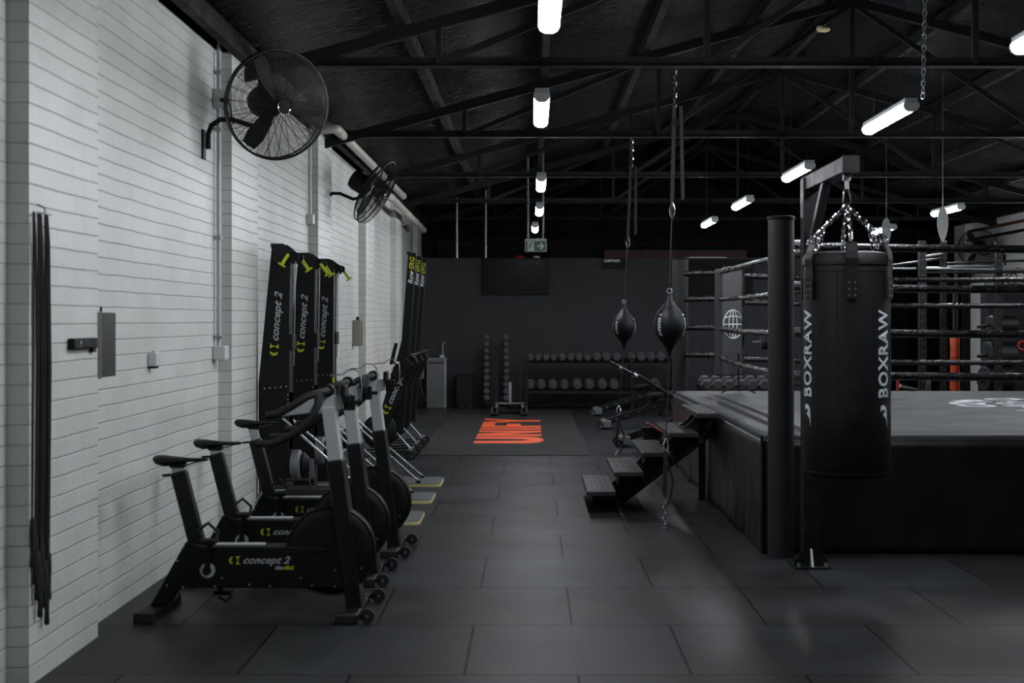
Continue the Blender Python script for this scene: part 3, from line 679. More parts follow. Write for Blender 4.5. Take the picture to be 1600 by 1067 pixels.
# ------------------------------------------------------------------ rowing machines stored upright
def make_rower(label, y):
    t = thing('rowing_machine', label, 'rowing machine', (-1.6, y, 0), 0, 'rowing machines stored on end beside the wall')
    # monorail standing up
    MB().prism([(-1.56, .30), (-1.46, .30), (-1.315, 2.32), (-1.405, 2.32)], y-.03, y+.03).build('rail', BLK, t, True, bevel=.004)
    MB().box(-1.42, -1.385, y-.035, y+.035, 2.30, 2.335).build('rail_end_cap', PLAS, t, True, bevel=.004)
    # leaning flywheel housing arm
    arm = [(-1.76, .36), (-1.63, .34), (-1.30, 1.09), (-1.34, 1.17), (-1.45, 1.13), (-1.57, 1.03)]
    MB().prism(arm, y-.075, y-.035).build('frame_arm', BLK, t, True, bevel=.006)
    MB().prism(arm, y+.035, y+.075).build('frame_arm', BLK, t, True, bevel=.006)
    d = Vector((.30, 0, .68)).normalized()
    brand(t, Vector((-1.665, y-.077, .50)), d, Vector((-d.z, 0, d.x)), .088, True)
    MB().lathe([(.05, -.07), (.17, -.07), (.195, -.05), (.195, .05), (.17, .07), (.05, .07)], (-1.73, y, .30), 36, (0, 1, 0)).build('flywheel_cage', BLK, t, True, smooth=True)
    MB().ring((-1.73, y-.055, .30), (0, 1, 0), .19, .006, 40, 6).build('cage_rim', BLK2, t, True, smooth=True)
    # front legs with wheels
    for s in (-1, 1):
        if s < 0: MB().tube([(-1.66, y, .42), (-1.38, y, .10)], .010, 8).build('front_leg', SIL, t, True, smooth=True)
        MB().tube([(-1.95, y+s*.18, .03), (-1.40, y+s*.18, .06)], .010, 8).build('floor_tube', BLK2, t, True, smooth=True)
        wh = MB().cyl((-1.345, y+s*.27-.012, .045), (-1.345, y+s*.27+.012, .045), .045, 18).build('wheel', RUB, t, True, smooth=True)
        MB().cyl((-1.345, y+s*.27-.014, .045), (-1.345, y+s*.27+.014, .045), .012, 10).build('axle', STEEL, wh, True)
    MB().box(-1.42, -1.35, y-.28, y+.28, .055, .10).build('front_foot', BLK, t, True, bevel=.006)
    MB().box(-1.39, -1.36, y-.24, y+.24, .095, .115).build('foot_plate', STEEL, t, True, bevel=.003)
    # foot stretchers and chrome ends at the top of the arm
    for s in (-1, 1):
        MB().prism([(-1.60, .95), (-1.50, .88), (-1.34, 1.06), (-1.42, 1.14)], y+s*.13-.05, y+s*.13+.05).build('footrest', PLAS, t, True, bevel=.008)
        MB().cyl((-1.37, y+s*.09-.02, 1.165), (-1.30, y+s*.09-.02, 1.18), .018, 10).build('chrome_bolt', CHROME, t, True, smooth=True)
    MB().cyl((-1.33, y-.12, 1.15), (-1.33, y+.12, 1.15), .014, 10).build('cross_rod', CHROME, t, True, smooth=True)
    MB().bar((-1.52, y-.06, 1.03), (-1.60, y-.06, 1.13), .02, .02).build('monitor_arm', BLK2, t, True)
    MB().bar((-1.60, y-.02, 1.06), (-1.54, y-.02, 1.30), .16, .03, up=(1, 0, 0)).build('monitor', PLAS, t, True, bevel=.010)
    d = Vector((.145, 0, 2.02)).normalized(); u = Vector((-d.z, 0, d.x)); o = Vector((-1.378, y-.032, 1.97))
    kw = dict(shear=.25, bold=.0014, spacing=1.0)
    text_on('lettering', 'Row', .076, o, d, u, PRW, t, True, **kw)
    wv = text_w('Row', .076, **kw)
    text_on('lettering', 'ERG', .076, o+d*(wv+.006), d, u, YEL, t, True, **kw)
    return t
make_rower('nearest black rowing machine stored on end, its rail lettering fully readable', 15.95)
make_rower('middle black rowing machine stored on end, lettering half hidden by the nearest', 16.75)
make_rower('farthest black rowing machine stored on end beside the grey cabinet', 17.55)

# ------------------------------------------------------------------ back area
t = thing('training_mat', 'long black floor mat with orange lettering running to the black wall', 'mat', (-.35, 16.2, 0))
MB().box(-1.34, .648, 16.2, 24.40, 0, .008).build('mat_base', MATT, t, True)
# lettering UNIFY: reads along +Y, letter tops to the left; drawn as stroke polygons in (along, up)
Y0, Y1 = 17.72, 22.15; UB, UT = .12, -.745            # along range, X of letter feet / heads
def pk(a, h): return (UB+(UT-UB)*h, Y0+(Y1-Y0)*a)
def strokes(polys):
    for i, p in enumerate(polys):
        MB().prism([pk(a, h) for a, h in p], .008, .0105, 'xy').build('letter', ORG, t, True)
U_ = [(0, 1), (.075, 1), (.085, .3), (.11, .17), (.14, .3), (.15, 1), (.225, 1), (.225, .18), (.20, .06), (.155, -.01), (.112, -.03), (.07, -.01), (.025, .06), (0, .18)]
N_ = [(.25, 0), (.25, 1), (.335, 1), (.395, .42), (.395, 1), (.46, 1), (.46, 0), (.39, 0), (.315, .62), (.315, 0)]
I_ = [(.50, 0), (.50, 1), (.565, 1), (.565, 0)]
F_ = [(.595, 0), (.595, 1), (.80, 1), (.80, .78), (.665, .78), (.665, .58), (.755, .58), (.755, .34), (.665, .34), (.665, 0)]
Y_ = [(.855, 0), (.855, .42), (.78, 1), (.845, 1), (.892, .62), (.938, 1), (1.0, 1), (.925, .42), (.925, 0)]
strokes([U_, N_, I_, F_, Y_])

def make_tv(label, x0, x1, z0, z1):
    t = thing('television', label, 'television', ((x0+x1)/2, 25.35, z0))
    MB().box(x0, x1, 25.32, 25.37, z0, z1).build('case', PLAS, t, True, bevel=.006)
    MB().box(x0+.02, x1-.02, 25.316, 25.322, z0+.025, z1-.02).build('screen', SCR, t, True)
    MB().box((x0+x1)/2-.2, (x0+x1)/2+.2, 25.36, 25.399, z0+.15, z1-.15).build('wall_bracket', BLK, t, True)
    MB().box((x0+x1)/2-.015, (x0+x1)/2+.015, 25.312, 25.318, z0+.008, z0+.014).build('standby_mark', PRG, t, True)
    return t
make_tv('large dark television on the black wall below the exit sign', -.897, .288, 2.02, 2.672)
make_tv('second dark television on the black wall behind the ring corner', 2.80, 3.97, 1.99, 2.65)
t = thing('sign_board', 'small black sign reading COMPOUND at the top of the black wall', 'sign', (1.46, 25.36, 2.5))
MB().box(1.265, 1.70, 25.34, 25.40, 2.49, 2.675).build('board', PLAS, t, True, bevel=.004)
text_on('lettering', 'COMPOUND.', .062, (1.285, 25.338, 2.625), (1, 0, 0), (0, 0, 1), PRW, t, True, bold=.0035, sx=.78)
t = thing('light_strip', 'thin pale strip on top of the second television', 'strip', (3.15, 25.45, 2.68))
MB().box(2.83, 3.50, 25.42, 25.50, 2.68, 2.70).build('strip_body', WPLA, t, True, bevel=.004)
t = thing('helmet', 'red dome lying on top of the black wall left of the exit sign', 'red object', (-.25, 25.47, 2.68))
MB().lathe([(.09, 0), (.09, .01), (.075, .035), (.04, .055), (.005, .06)], (-.24, 25.47, 2.68), 20).build('dome', RED, t, True, smooth=True)
t = thing('smoke_detector', 'small white round detector standing on the wall top under the exit sign', 'detector', (.07, 25.47, 2.68))
MB().lathe([(.06, 0), (.062, .02), (.05, .035), (.02, .04)], (.07, 25.47, 2.68), 20).build('shell', WPLA, t, True, smooth=True)
# exit sign
t = thing('exit_sign', 'green and white running man exit sign with arrow, hanging on two rods', 'exit sign', (.04, 21.0, 2.59))
ex0, ex1 = at(820, 373, 21.0), at(854, 393.5, 21.0)
MB().box(ex0.x, ex1.x, 20.98, 21.03, ex1.z, ex0.z).build('case', mat('pale sign case', (150, 158, 156), .4, noise=.05), t, True, bevel=.008)
MB().box(ex0.x+.012, ex1.x-.012, 20.975, 20.981, ex1.z+.012, ex0.z-.04).build('face', GREEN, t, True)
MB().box(ex0.x+.04, ex0.x+.135, 20.971, 20.976, ex1.z+.015, ex0.z-.045).build('doorway_symbol', SIGNW, t, True)
zc = (ex0.z-.04+ex1.z+.012)/2
man = MB(); mx = ex0.x+.085
man.cyl((mx+.012, 20.968, zc+.042), (mx+.012, 20.971, zc+.042), .011, 12)
for p, q in (((mx+.004, zc+.03), (mx-.012, zc-.005)), ((mx-.012, zc-.005), (mx+.018, zc-.02)), ((mx+.018, zc-.02), (mx+.012, zc-.05)), ((mx-.012, zc-.005), (mx-.022, zc-.035)), ((mx-.022, zc-.035), (mx-.042, zc-.045)),
             ((mx+.004, zc+.028), (mx+.028, zc+.012)), ((mx+.0, zc+.028), (mx-.026, zc+.022)), ((mx-.026, zc+.022), (mx-.034, zc+.0))):
    man.bar((p[0], 20.9695, p[1]), (q[0], 20.9695, q[1]), .003, .010)
man.build('running_man_symbol', GREEN, t, True)
axx = ex0.x+.185; ar = MB()
ar.bar((axx, 20.972, zc), (axx+.085, 20.972, zc), .004, .022)
ar.bar((axx+.048, 20.972, zc+.044), (axx+.098, 20.972, zc-.004), .004, .024); ar.bar((axx+.048, 20.972, zc-.044), (axx+.098, 20.972, zc+.004), .004, .024)
ar.build('arrow_symbol', SIGNW, t, True)
for x in (ex0.x+.05, ex1.x-.05):
    chain(MB(), (x, 21.0, ex0.z), (x, 21.0, roofz(x)-.1), .05, .0045).build('hanging_chain', STEEL, t, True)

# grey cabinet with tap, power strip, bin
t = thing('drinking_fountain', 'stainless steel drinking fountain with a tall chrome tap by the black wall', 'drinking fountain', (-1.7, 25.1, 0))
x0, x1 = at(666.5, 600, 25.0).x, at(697.5, 600, 25.0).x
MB().box(x0, x1, 25.0, 25.36, 0, .87).build('cabinet', STAIN, t, True, bevel=.006)
MB().box(x0-.012, x1+.012, 24.985, 25.37, .865, .885).build('basin_top', SIL, t, True, bevel=.006)
MB().box(x0+.03, x1-.03, 24.992, 25.0, .79, .81).build('grille_slot', BLK, t, True)
MB().box(x1-.035, x1-.005, 24.99, 25.0, .02, .85).build('front_edge', SIL, t, True, bevel=.003)
MB().tube([(x1-.07, 25.1, .88), (x1-.07, 25.1, 1.10), (x1-.06, 25.1, 1.16), (x1-.03, 25.07, 1.17), (x1-.015, 25.05, 1.13)], .012, 10).build('tap', CHROME, t, True, smooth=True)
MB().box(x1-.12, x1-.03, 25.06, 25.12, .885, .94).build('tap_base', CHROME, t, True, bevel=.006)
t = thing('power_box', 'pale slatted outlet box with cables beside the steel fountain', 'outlet box', (-1.95, 25.35, .75))
for px in (655, 660.5):
    xx = at(px, 580, 25.3).x; MB().box(xx-.024, xx+.024, 25.33, 25.40, .50, .80).build('outlet_strip', WPLA, t, True, bevel=.008)
MB().tube([(-2.0, 25.32, .62), (-2.02, 25.30, .45), (-1.98, 25.28, .25), (-1.90, 25.26, .12), (-1.84, 25.25, .08)], .006, 6).build('cable', PRG, t, True, smooth=True)
t = thing('rubbish_bin', 'black square rubbish bin by the wall right of the steel fountain', 'bin', (-1.2, 25.1, 0))
x0, x1 = at(713, 600, 25.0).x, at(740, 600, 25.0).x
MB().box(x0, x1, 25.0, 25.32, .03, .56).build('bin_body', BLK2, t, True, bevel=.01)
MB().box(x0-.008, x1+.008, 24.99, 25.33, .56, .60).build('lid', BLK2, t, True, bevel=.01)
MB().box(x0+.03, x1-.03, 25.02, 25.30, 0, .03).build('plinth', BLK, t, True)
for xx in (x0+.10, x1-.06): MB().box(xx-.03, xx+.03, 24.985, 25.0, .02, .035).build('pedal', CHROME, t, True)

# ------------------------------------------------------------------ dumbbells and racks
def make_dumbbell(rad, ln, name='dumbbell'):
    t = thing(name, '', 'dumbbell')
    for s in (-1, 1):
        hd = MB(); hx = [(rad*math.cos(PI/3*k), rad*.92*math.sin(PI/3*k)) for k in range(6)]
        hs = [(x*.82, z*.82) for x, z in hx]
        y0, y1 = s*ln*.26, s*ln*.5
        n = 6; ym = y0+(y1-y0)*.82
        vs = [(x, y0, z) for x, z in hs]+[(x, y0+(y1-y0)*.18, z) for x, z in hx]+[(x, ym, z) for x, z in hx]+[(x, y1, z) for x, z in hs]
        fs = [tuple(range(6)), tuple(range(18, 24))[::-1]]+[(j*6+i, (j+1)*6+i, (j+1)*6+(i+1) % 6, j*6+(i+1) % 6) for j in range(3) for i in range(6)]
        hd.add(vs, fs).build('head', DUMB, t)
        
    MB().cyl((0, -ln*.27, 0), (0, ln*.27, 0), rad*.22, 12).build('handle', CHROME, t, smooth=True)
    return t
nth = ['first', 'second', 'third', 'fourth', 'fifth', 'sixth', 'seventh', 'eighth', 'ninth', 'tenth', 'eleventh', 'twelfth', 'thirteenth', 'fourteenth', 'fifteenth']
def rack(label, x0, x1, yc, shelves, hgt, depth=.42):
    t = thing('dumbbell_rack', label, 'rack', ((x0+x1)/2, yc, 0))
    for xx in (x0, (x0+x1)/2+.55, x1):
        for yy in (yc-depth/2, yc+depth/2-.06):
            MB().box(xx-.03, xx+.03, yy, yy+.06, 0, hgt).build('upright', BLK2, t, True, bevel=.004)
        MB().box(xx-.035, xx+.035, yc-depth/2-.1, yc+depth/2, 0, .05).build('foot', BLK2, t, True, bevel=.004)
    for z in shelves:
        sh = MB(); tilt = .09
        sh.bar((x0, yc-depth/2+.02, z), (x1, yc-depth/2+.02, z), .05, .045).bar((x0, yc+depth/2-.08, z+tilt), (x1, yc+depth/2-.08, z+tilt), .05, .045)
        sh.add([(x0, yc-depth/2, z), (x1, yc-depth/2, z), (x1, yc+depth/2-.1, z+tilt), (x0, yc+depth/2-.1, z+tilt), (x0, yc-depth/2, z-.008), (x1, yc-depth/2, z-.008), (x1, yc+depth/2-.1, z+tilt-.008), (x0, yc+depth/2-.1, z+tilt-.008)],
               [(0, 1, 2, 3), (4, 7, 6, 5), (0, 4, 5, 1), (2, 6, 7, 3), (0, 3, 7, 4), (1, 5, 6, 2)])
        sh.build('shelf', BLK2, t, True)
    return t
YR = 24.75
rx0, rx1 = at(822, 600, YR).x, at(1052, 600, YR).x
rack('long black two-shelf dumbbell rack against the black wall', rx0, rx1, YR, (.79, .30), .90)
first = None
def place_db(x, y, z, rad, label, group, tilt=R(13)):
    global first
    key = round(rad, 3)
    if key not in DBS: DBS[key] = make_dumbbell(rad, rad*3.4); o = DBS[key]
    else: o = copy_tree(DBS[key])
    o.location = (x, y, z); o.rotation_euler = (tilt, 0, 0); o['label'] = label; o['group'] = group
DBS = {}
tops = [829, 841, 853, 865, 879, 892, 905, 918, 933, 948, 964, 987, 1002, 1017, 1033]
for i, px in enumerate(tops):
    rad = .052 if i < 4 else .058 if i < 8 else .066 if i < 12 else .072
    place_db((px-832)*(YR-.1)/FPX, YR-.02, .79+.022+.055+rad*.8, rad, 'grey hex dumbbell on the upper shelf of the long rack, %s from the left' % nth[i], 'dumbbells on the upper shelf of the long rack')
for i, px in enumerate([829, 845.5, 864, 882, 902, 921, 941, 960, 1024]):
    rad = .074 if i < 4 else .082
    place_db((px-832)*(YR-.1)/FPX, YR-.02, .30+.022+.055+rad*.8, rad, 'larger hex dumbbell on the lower shelf of the long rack, %s from the left' % nth[i], 'dumbbells on the lower shelf of the long rack')
# nearer rack seen through the ring
r2 = rack('low black rack with big hex dumbbells seen behind the ring ropes', 2.45, 3.95, 20.6, (.50,), .62, .42)
for i, px in enumerate([1103, 1121, 1139, 1157, 1175, 1194, 1230]):
    place_db((px-832)*20.5/FPX, 20.58, .50+.03+.05+.085*.8, .088, 'big hex dumbbell on the low rack behind the ring, %s from the left' % nth[i], 'big dumbbells on the low rack behind the ring')
# vertical tree with small dumbbells
YT = 24.85
t = thing('dumbbell_tree', 'narrow black upright rack holding small dumbbells in two columns', 'rack', (-.6, YT, 0))
xc = at(776, 500, YT).x
for s in (-1, 1):
    MB().bar((xc+s*.12, YT, .04), (xc+s*.10, YT, 1.20), .06, .05, up=(1, 0, 0)).build('column', BLK2, t, True, bevel=.005)
    MB().bar((xc+s*.11, YT, 1.22), (xc, YT, 1.02), .05, .05).build('top_brace', BLK2, t, True, bevel=.004)
MB().lathe([(.27, 0), (.27, .04), (.2, .07)], (xc, YT, 0), 24).build('base', BLK2, t, True, smooth=True)
for s in (-1, 1):
    for k in range(10):
        z = .18+k*.118; 
        rad = .062-.0022*k
        key = ('s', k)
        MB().box(xc+s*.10-.012, xc+s*.155+.012, YT-.06, YT-.02, z-.01, z+.01).build('cradle', BLK2, t, True)
        place_db(xc+s*.172, YT-.05, z+.02, rad, 'small dumbbell in the %s column of the narrow upright rack, %s from the bottom' % ('left' if s < 0 else 'right', nth[k]), 'small dumbbells in the upright rack', tilt=R(4))
# push sled
YS = 23.25
t = thing('push_sled', 'black weight sled with two tall poles and a silver centre peg on the mat', 'sled', (-.36, YS, .008))
xa, xb = at(774, 600, YS).x, at(819, 600, YS).x
for xx in (xa, xb):
    MB().prism([(YS-.55, .03), (YS-.48, .01), (YS+.5, .01), (YS+.55, .03), (YS+.55, .06), (YS-.55, .06)], xx-.055, xx+.055, 'yz').build('runner', BLK2, t, True, bevel=.006)
    MB().box(xx-.045, xx-.035, YS-.45, YS+.45, .06, .14).build('runner_side', STEEL, t, True)
    MB().box(xx+.035, xx+.045, YS-.45, YS+.45, .06, .14).build('runner_side', STEEL, t, True)
MB().box(xa-.02, xb+.02, YS-.05, YS+.35, .17, .20).build('deck', BLK2, t, True, bevel=.004)
MB().bar((xa, YS-.06, .19), (xb, YS-.06, .19), .02, .025).build('front_bar', STEEL, t, True)
for xx, s in ((xa, 1), (xb, -1)):
    MB().bar((xx, YS-.05, .12), (xx+s*.06, YS-.05, .19), .04, .03).build('gusset', STEEL, t, True)
MB().cyl((at(797, 600, YS).x, YS+.1, .2), (at(797, 600, YS).x, YS+.1, .53), .026, 16).build('weight_peg', SIL, t, True, smooth=True)
MB().bar((xa+.01, YS+.4, .05), (xa+.01, YS+.4, .88), .06, .06).build('push_pole', BLK2, t, True, bevel=.006)
MB().bar((at(813, 600, YS).x, YS+.4, .05), (at(813, 600, YS).x, YS+.4, 1.03), .06, .06).build('push_pole', BLK2, t, True, bevel=.006)

# ------------------------------------------------------------------ adjustable benches
def make_bench():
    t = thing('weight_bench', '', 'bench')
    # local origin at left foot, bench runs to +x
    MB().box(-.04, .10, -.20, .20, .03, .13).build('front_foot', mat('dull steel block', (92, 95, 97), .4, noise=.1), t, bevel=.01)
    for s in (-1, 1):
        wh = MB().cyl((-.05, s*.18-.02, .05), (-.05, s*.18+.02, .05), .05, 18).build('wheel', RUB, t, smooth=True)
        MB().cyl((-.05, s*.18-.023, .05), (-.05, s*.18+.023, .05), .014, 10).build('axle', CHROME, wh, smooth=True)
        MB().cyl((.03, s*.12, .13), (.03, s*.12, .15), .03, 12).build('end_cap', CHROME, t, smooth=True)
    MB().bar((.05, 0, .10), (1.05, 0, .42), .07, .09).build('spine', BLK, t, bevel=.008)
    MB().bar((.55, 0, .20), (.80, 0, .52), .06, .07).build('brace', BLK, t, bevel=.006)
    MB().bar((1.0, 0, .42), (1.12, 0, .03), .07, .07).build('rear_leg', BLK, t, bevel=.006)
    MB().box(1.06, 1.16, -.25, .25, 0, .06).build('rear_foot', BLK, t, bevel=.008)
    MB().bar((.62, 0, .47), (1.0, 0, .52), .30, .07).build('seat_pad', LEA, t, bevel=.02)
    b0 = None
    for u in (.18, .33, .50, .72, .90):
        for s in (-1,):
            if b0 is None: b0 = MB().cyl((0, 0, 0), (0, -.012, 0), .016, 10).build('bolt', CHROME, t, smooth=True); o = b0
            else: o = b0.copy(); COL.objects.link(o); o.parent = t
            o.location = (u, -.036, .10+(u-.05)*.32)
    return t
bench = make_bench()
bench.location = (1.02, 20.2, 0); tag(bench, 'middle one of the three black weight benches, between the others', group='weight benches left of the ring')
dup(bench, (1.03, 23.0, 0), 'farthest of the three black weight benches, nearest the dumbbell rack')
bn = make_bench(); bn.location = (1.10, 17.45, 0); tag(bn, 'nearest black weight bench with its long back pad tilted up', group='weight benches left of the ring')
p, q = Vector((.16, 0, .90)), Vector((.62, 0, .62))
MB().bar(p, q, .28, .05).build('back_pad', LEA, bn, bevel=.015)
MB().tube([(-.15, -.10, 1.05), (.16, -.10, .88)], .017, 10).build('support_bar', BLK2, bn, smooth=True)
MB().cyl((.15, -.12, .885), (.19, -.12, .862), .03, 12).build('bar_collar', STEEL, bn, smooth=True)
MB().cyl((-.03, -.10, .975), (.0, -.10, .96), .026, 12).build('bar_collar', STEEL, bn, smooth=True)
MB().bar((.55, 0, .62), (.70, 0, .36), .05, .05).build('pad_support', BLK2, bn, bevel=.004)
t = thing('plastic_tub', 'dark tub with a dull red edge on the floor behind the ring steps', 'tub', (1.56, 16.6, 0))
MB().lathe([(.10, 0), (.13, .27), (.145, .28), (.145, .30)], (1.42, 16.6, 0), 28).build('tub_body', BLK, t, True, smooth=True)
MB().bar((1.33, 16.45, .36), (1.52, 16.45, .25), .2, .03).build('lid', mat('dull red lid', (110, 40, 40), .5, noise=.1), t, True, bevel=.008)

# ------------------------------------------------------------------ boxing ring
RX0, RY0, RY1, RX1 = 1.553, 9.42, 15.3, 7.6
CZ = .79
ring = thing('boxing_ring', 'raised boxing ring with grey canvas, black ropes and black vinyl skirt', 'boxing ring', (4.5, 12.4, 0))
MB().box(RX0+.05, RX1-.05, RY0+.05, RY1-.05, .0, CZ-.06).build('platform', BLK, ring, True)
cv = MB().box(RX0, RX1, RY0, RY1, CZ-.05, CZ).build('canvas', CANV, ring, True, bevel=.012)
MB().box(RX0+.30, RX0+.32, RY0+.02, RY1-.02, CZ, CZ+.0015).build('canvas_seam', mat('dark seam', (66, 68, 70), .6, noise=.1), ring, True)
MB().box(RX0+.02, RX1-.02, RY0+.26, RY0+.28, CZ, CZ+.0015).build('canvas_seam', MATS['dark seam'], ring, True)
def skirt(p, q, nrm, name):
    p = Vector(p); q = Vector(q); n = 120; m = 14; L = (q-p).length; vs = []; nrm = Vector(nrm)
    for j in range(m+1):
        z = CZ-.03-(CZ-.03)*j/m
        for i in range(n+1):
            u = L*i/n
            d = .012+.010*(j/m)*(math.sin(u*4.1+j*.12)+.6*math.sin(u*9.7-j*.2+1.3))+.006*math.sin(u*23+j*.5)*(j/m)**2
            d += .012*math.exp(-((u-1.2-.5*j/m)/.12)**2)*(j/m)
            vs.append(p+(q-p)*(i/n)+nrm*(d+.012)+Vector((0, 0, z)))
    fs = [(j*(n+1)+i, j*(n+1)+i+1, (j+1)*(n+1)+i+1, (j+1)*(n+1)+i) for j in range(m) for i in range(n)]
    o = MB().add(vs, fs).build(name, VINYL, ring, True, smooth=True)
    sm = o.modifiers.new('solid', 'SOLIDIFY'); sm.thickness = .004
skirt((RX0, RY0, 0), (RX1, RY0, 0), (0, -1, 0), 'front_skirt')
skirt((RX0, RY1, 0), (RX0, RY0, 0), (-1, 0, 0), 'side_skirt')
skirt((RX0, RY1, 0), (RX1, RY1, 0), (0, 1, 0), 'rear_skirt')
MB().cyl((RX0-.02, RY0-.02, 0), (RX0-.02, RY0-.02, CZ), .012, 8).build('skirt_piping', VINYL, ring, True)
POSTM = mat('matt dark post cover', (30, 31, 32), .62, noise=.06, spec=.35)
POST = {'nl': (1.64, 9.29), 'fl': (1.62, 15.43), 'nr': (7.5, 9.29), 'fr': (7.5, 15.43)}
for k, (x, y) in POST.items():
    pp = MB().cyl((x, y, 0), (x, y, 2.235), .085, 32).build('corner_post', POSTM, ring, True, smooth=True)
    MB().lathe([(.087, 0), (.090, .004), (.090, .02), (.080, .026), (.02, .03)], (x, y, 2.22), 32).build('post_cap', BLK2, pp, True, smooth=True)
INS = {'nl': (2.0, 9.74), 'fl': (1.98, 15.02), 'nr': (7.14, 9.74), 'fr': (7.14, 15.02)}
RZ = [2.065, 1.785, 1.475, 1.18]
def rope(a, b, z, sag, bow=(0, 0)):
    (x0, y0), (x1, y1) = INS[a], INS[b]; pts = []
    for i in range(25):
        s = i/24; k = 4*s*(1-s)
        pts.append((x0+(x1-x0)*s+bow[0]*k, y0+(y1-y0)*s+bow[1]*k, z-sag*k))
    MB().tube(pts, .028, 14).build('rope', ROPE, ring, True, smooth=True)
for i, z in enumerate(RZ):
    rope('nl', 'nr', z, .02); rope('fl', 'fr', z-.03, .045)
    rope('nl', 'fl', z, [.0, .02, .03, .06][i]); rope('nr', 'fr', z, .03)
    for k in INS:
        (x, y), (u, v) = POST[k], INS[k]
        tb = MB().tube([(x+(u-x)*.15, y+(v-y)*.15, z), (x+(u-x)*.5, y+(v-y)*.5, z+.004), (u, v, z)], [.03, .034, .028], 12).build('turnbuckle_cover', ROPE, ring, True, smooth=True)
        MB().ring((u, v, z), (v-y, -(u-x), 0), .02, .005, 14, 6).build('ring_bolt', CHROME, tb, True)
for a, b in (('nl', 'fl'), ('nl', 'nr'), ('fl', 'fr')):
    for s in (.33, .67):
        (x0, y0), (x1, y1) = INS[a], INS[b]; x = x0+(x1-x0)*s; y = y0+(y1-y0)*s
        if (a, b) == ('nl', 'nr') and s < .5: continue
        MB().box(x-.012, x+.012, y-.012, y+.012, RZ[3]-.03, RZ[0]+.0).build('rope_spacer', ROPE, ring, True)
# corner pads, the far left one carries the globe
def pad(k, ang, off):
    x, y = INS[k]; c = Vector((x+off[0], y+off[1], 0)); n = Vector((math.cos(ang), math.sin(ang), 0)); r = Vector((n.y, -n.x, 0)) if False else Vector((-n.y, n.x, 0))
    hw, th = .17, .055; z0, z1 = .97, 2.10
    vs = [c+r*a+n*b+Vector((0, 0, z)) for z in (z0, z1) for a, b in ((-hw, -th), (hw, -th), (hw, th), (-hw, th))]
    o = MB().add(vs, [(0, 3, 2, 1), (4, 5, 6, 7), (0, 1, 5, 4), (1, 2, 6, 5), (2, 3, 7, 6), (3, 0, 4, 7)]).build('corner_pad', PAD, ring, True, bevel=.02)
    return c, n, r, th, o
c, n, r, th, o = pad('fl', R(-50), (.10, -.10))
g = MB(); gc = c+n*(th+.004)+Vector((0, 0, 1.515)); GR = .15; up = Vector((0, 0, 1))
def gcurve(pts): g.tube([gc+r*a+up*b for a, b in pts], .0065, 6)
g.tube([gc+r*GR*math.cos(2*PI*i/40)+up*GR*math.sin(2*PI*i/40) for i in range(40)], .007, 6, True)
for e in (.42, -.42): gcurve([(GR*e*math.cos(R(a)), GR*math.sin(R(a))) for a in range(-90, 91, 12)])
gcurve([(0, -GR), (0, GR)]); gcurve([(-GR, 0), (GR, 0)])
for s in (1, -1): gcurve([(GR*.9*math.sin(R(a)), s*(.055+.03*math.cos(R(a)))) for a in range(-75, 76, 15)])
g.build('globe_emblem', PRW, ring, True)
MB().box(c.x-.06, c.x+.14, c.y-.09, c.y+.05, 2.10, 2.125).build('pad_strap', VINYL, ring, True, bevel=.008)
pad('nl', R(45), (.10, .10)); pad('nr', R(135), (-.10, .10)); pad('fr', R(-135), (-.10, -.10))
# round lettering on the canvas
cc = Vector((4.98, 12.75, CZ+.002)); RR_ = .98; word = 'THE COMPOUND'
for i, ch in enumerate(word):
    if ch == ' ': continue
    a = R(262-i*18.0); d = Vector((math.cos(a), math.sin(a), 0)); tg = Vector((math.sin(a), -math.cos(a), 0))
    text_on('canvas_letter', ch, .44, cc+d*RR_-tg*.13, tg, d, PRW, ring, True, bold=.014)
for i, ch in enumerate('UNIFY'):
    a = R(225-i*22.0); d = Vector((math.cos(a), math.sin(a), 0)); tg = Vector((math.sin(a), -math.cos(a), 0))
    text_on('canvas_letter', ch, .34, cc+d*.60-tg*.10, tg, d, PRW, ring, True, bold=.014)

# ring steps
st = thing('ring_steps', 'black five-tread steps with grooved treads leading up to the ring', 'steps', (.95, 11.9, 0))
TYA, TYB = 11.3, 12.5
for i in range(5):
    x = .437+.221*i; z = .18+.157*i
    tr = MB().box(x, x+.235 if i < 4 else x+.18, TYA, TYB, z-.035, z).build('tread', WOOD, st, True, bevel=.004)
    for k in range(5 if i < 4 else 4):
        xx = x+.01+k*.043; MB().box(xx, xx+.032, TYA+.01, TYB-.01, z, z+.004).build('grip_slat', mat('worn slat', (21, 22, 23), .5, noise=.04), tr, True)
    MB().box(x+.06, x+.19, 11.75, 12.15, z-.16 if i else .02, z-.035).build('riser_block', BLK, st, True)
for yy in (11.82, 12.12):
    MB().prism([(.50, 0), (.74, 0), (1.50, .58), (1.50, .77), (1.40, .77)], yy-.012, yy+.012).build('stringer', BLK, st, True)
for yy in (12.2,): MB().box(1.44, 1.50, yy, yy+.06, 0, .775).build('leg', BLK2, st, True, bevel=.004)
t = tag(MB().box(.45, .92, 11.42, 12.5, 0, .004).build('steps_shadow', mat('painted steps shadow', (9, 9, 9), .9, spec=.2)), 'thin black patch on the floor painting the shadow of the ring steps', 'mat')  # dark sheet that paints the cast shadow of the steps on the floor

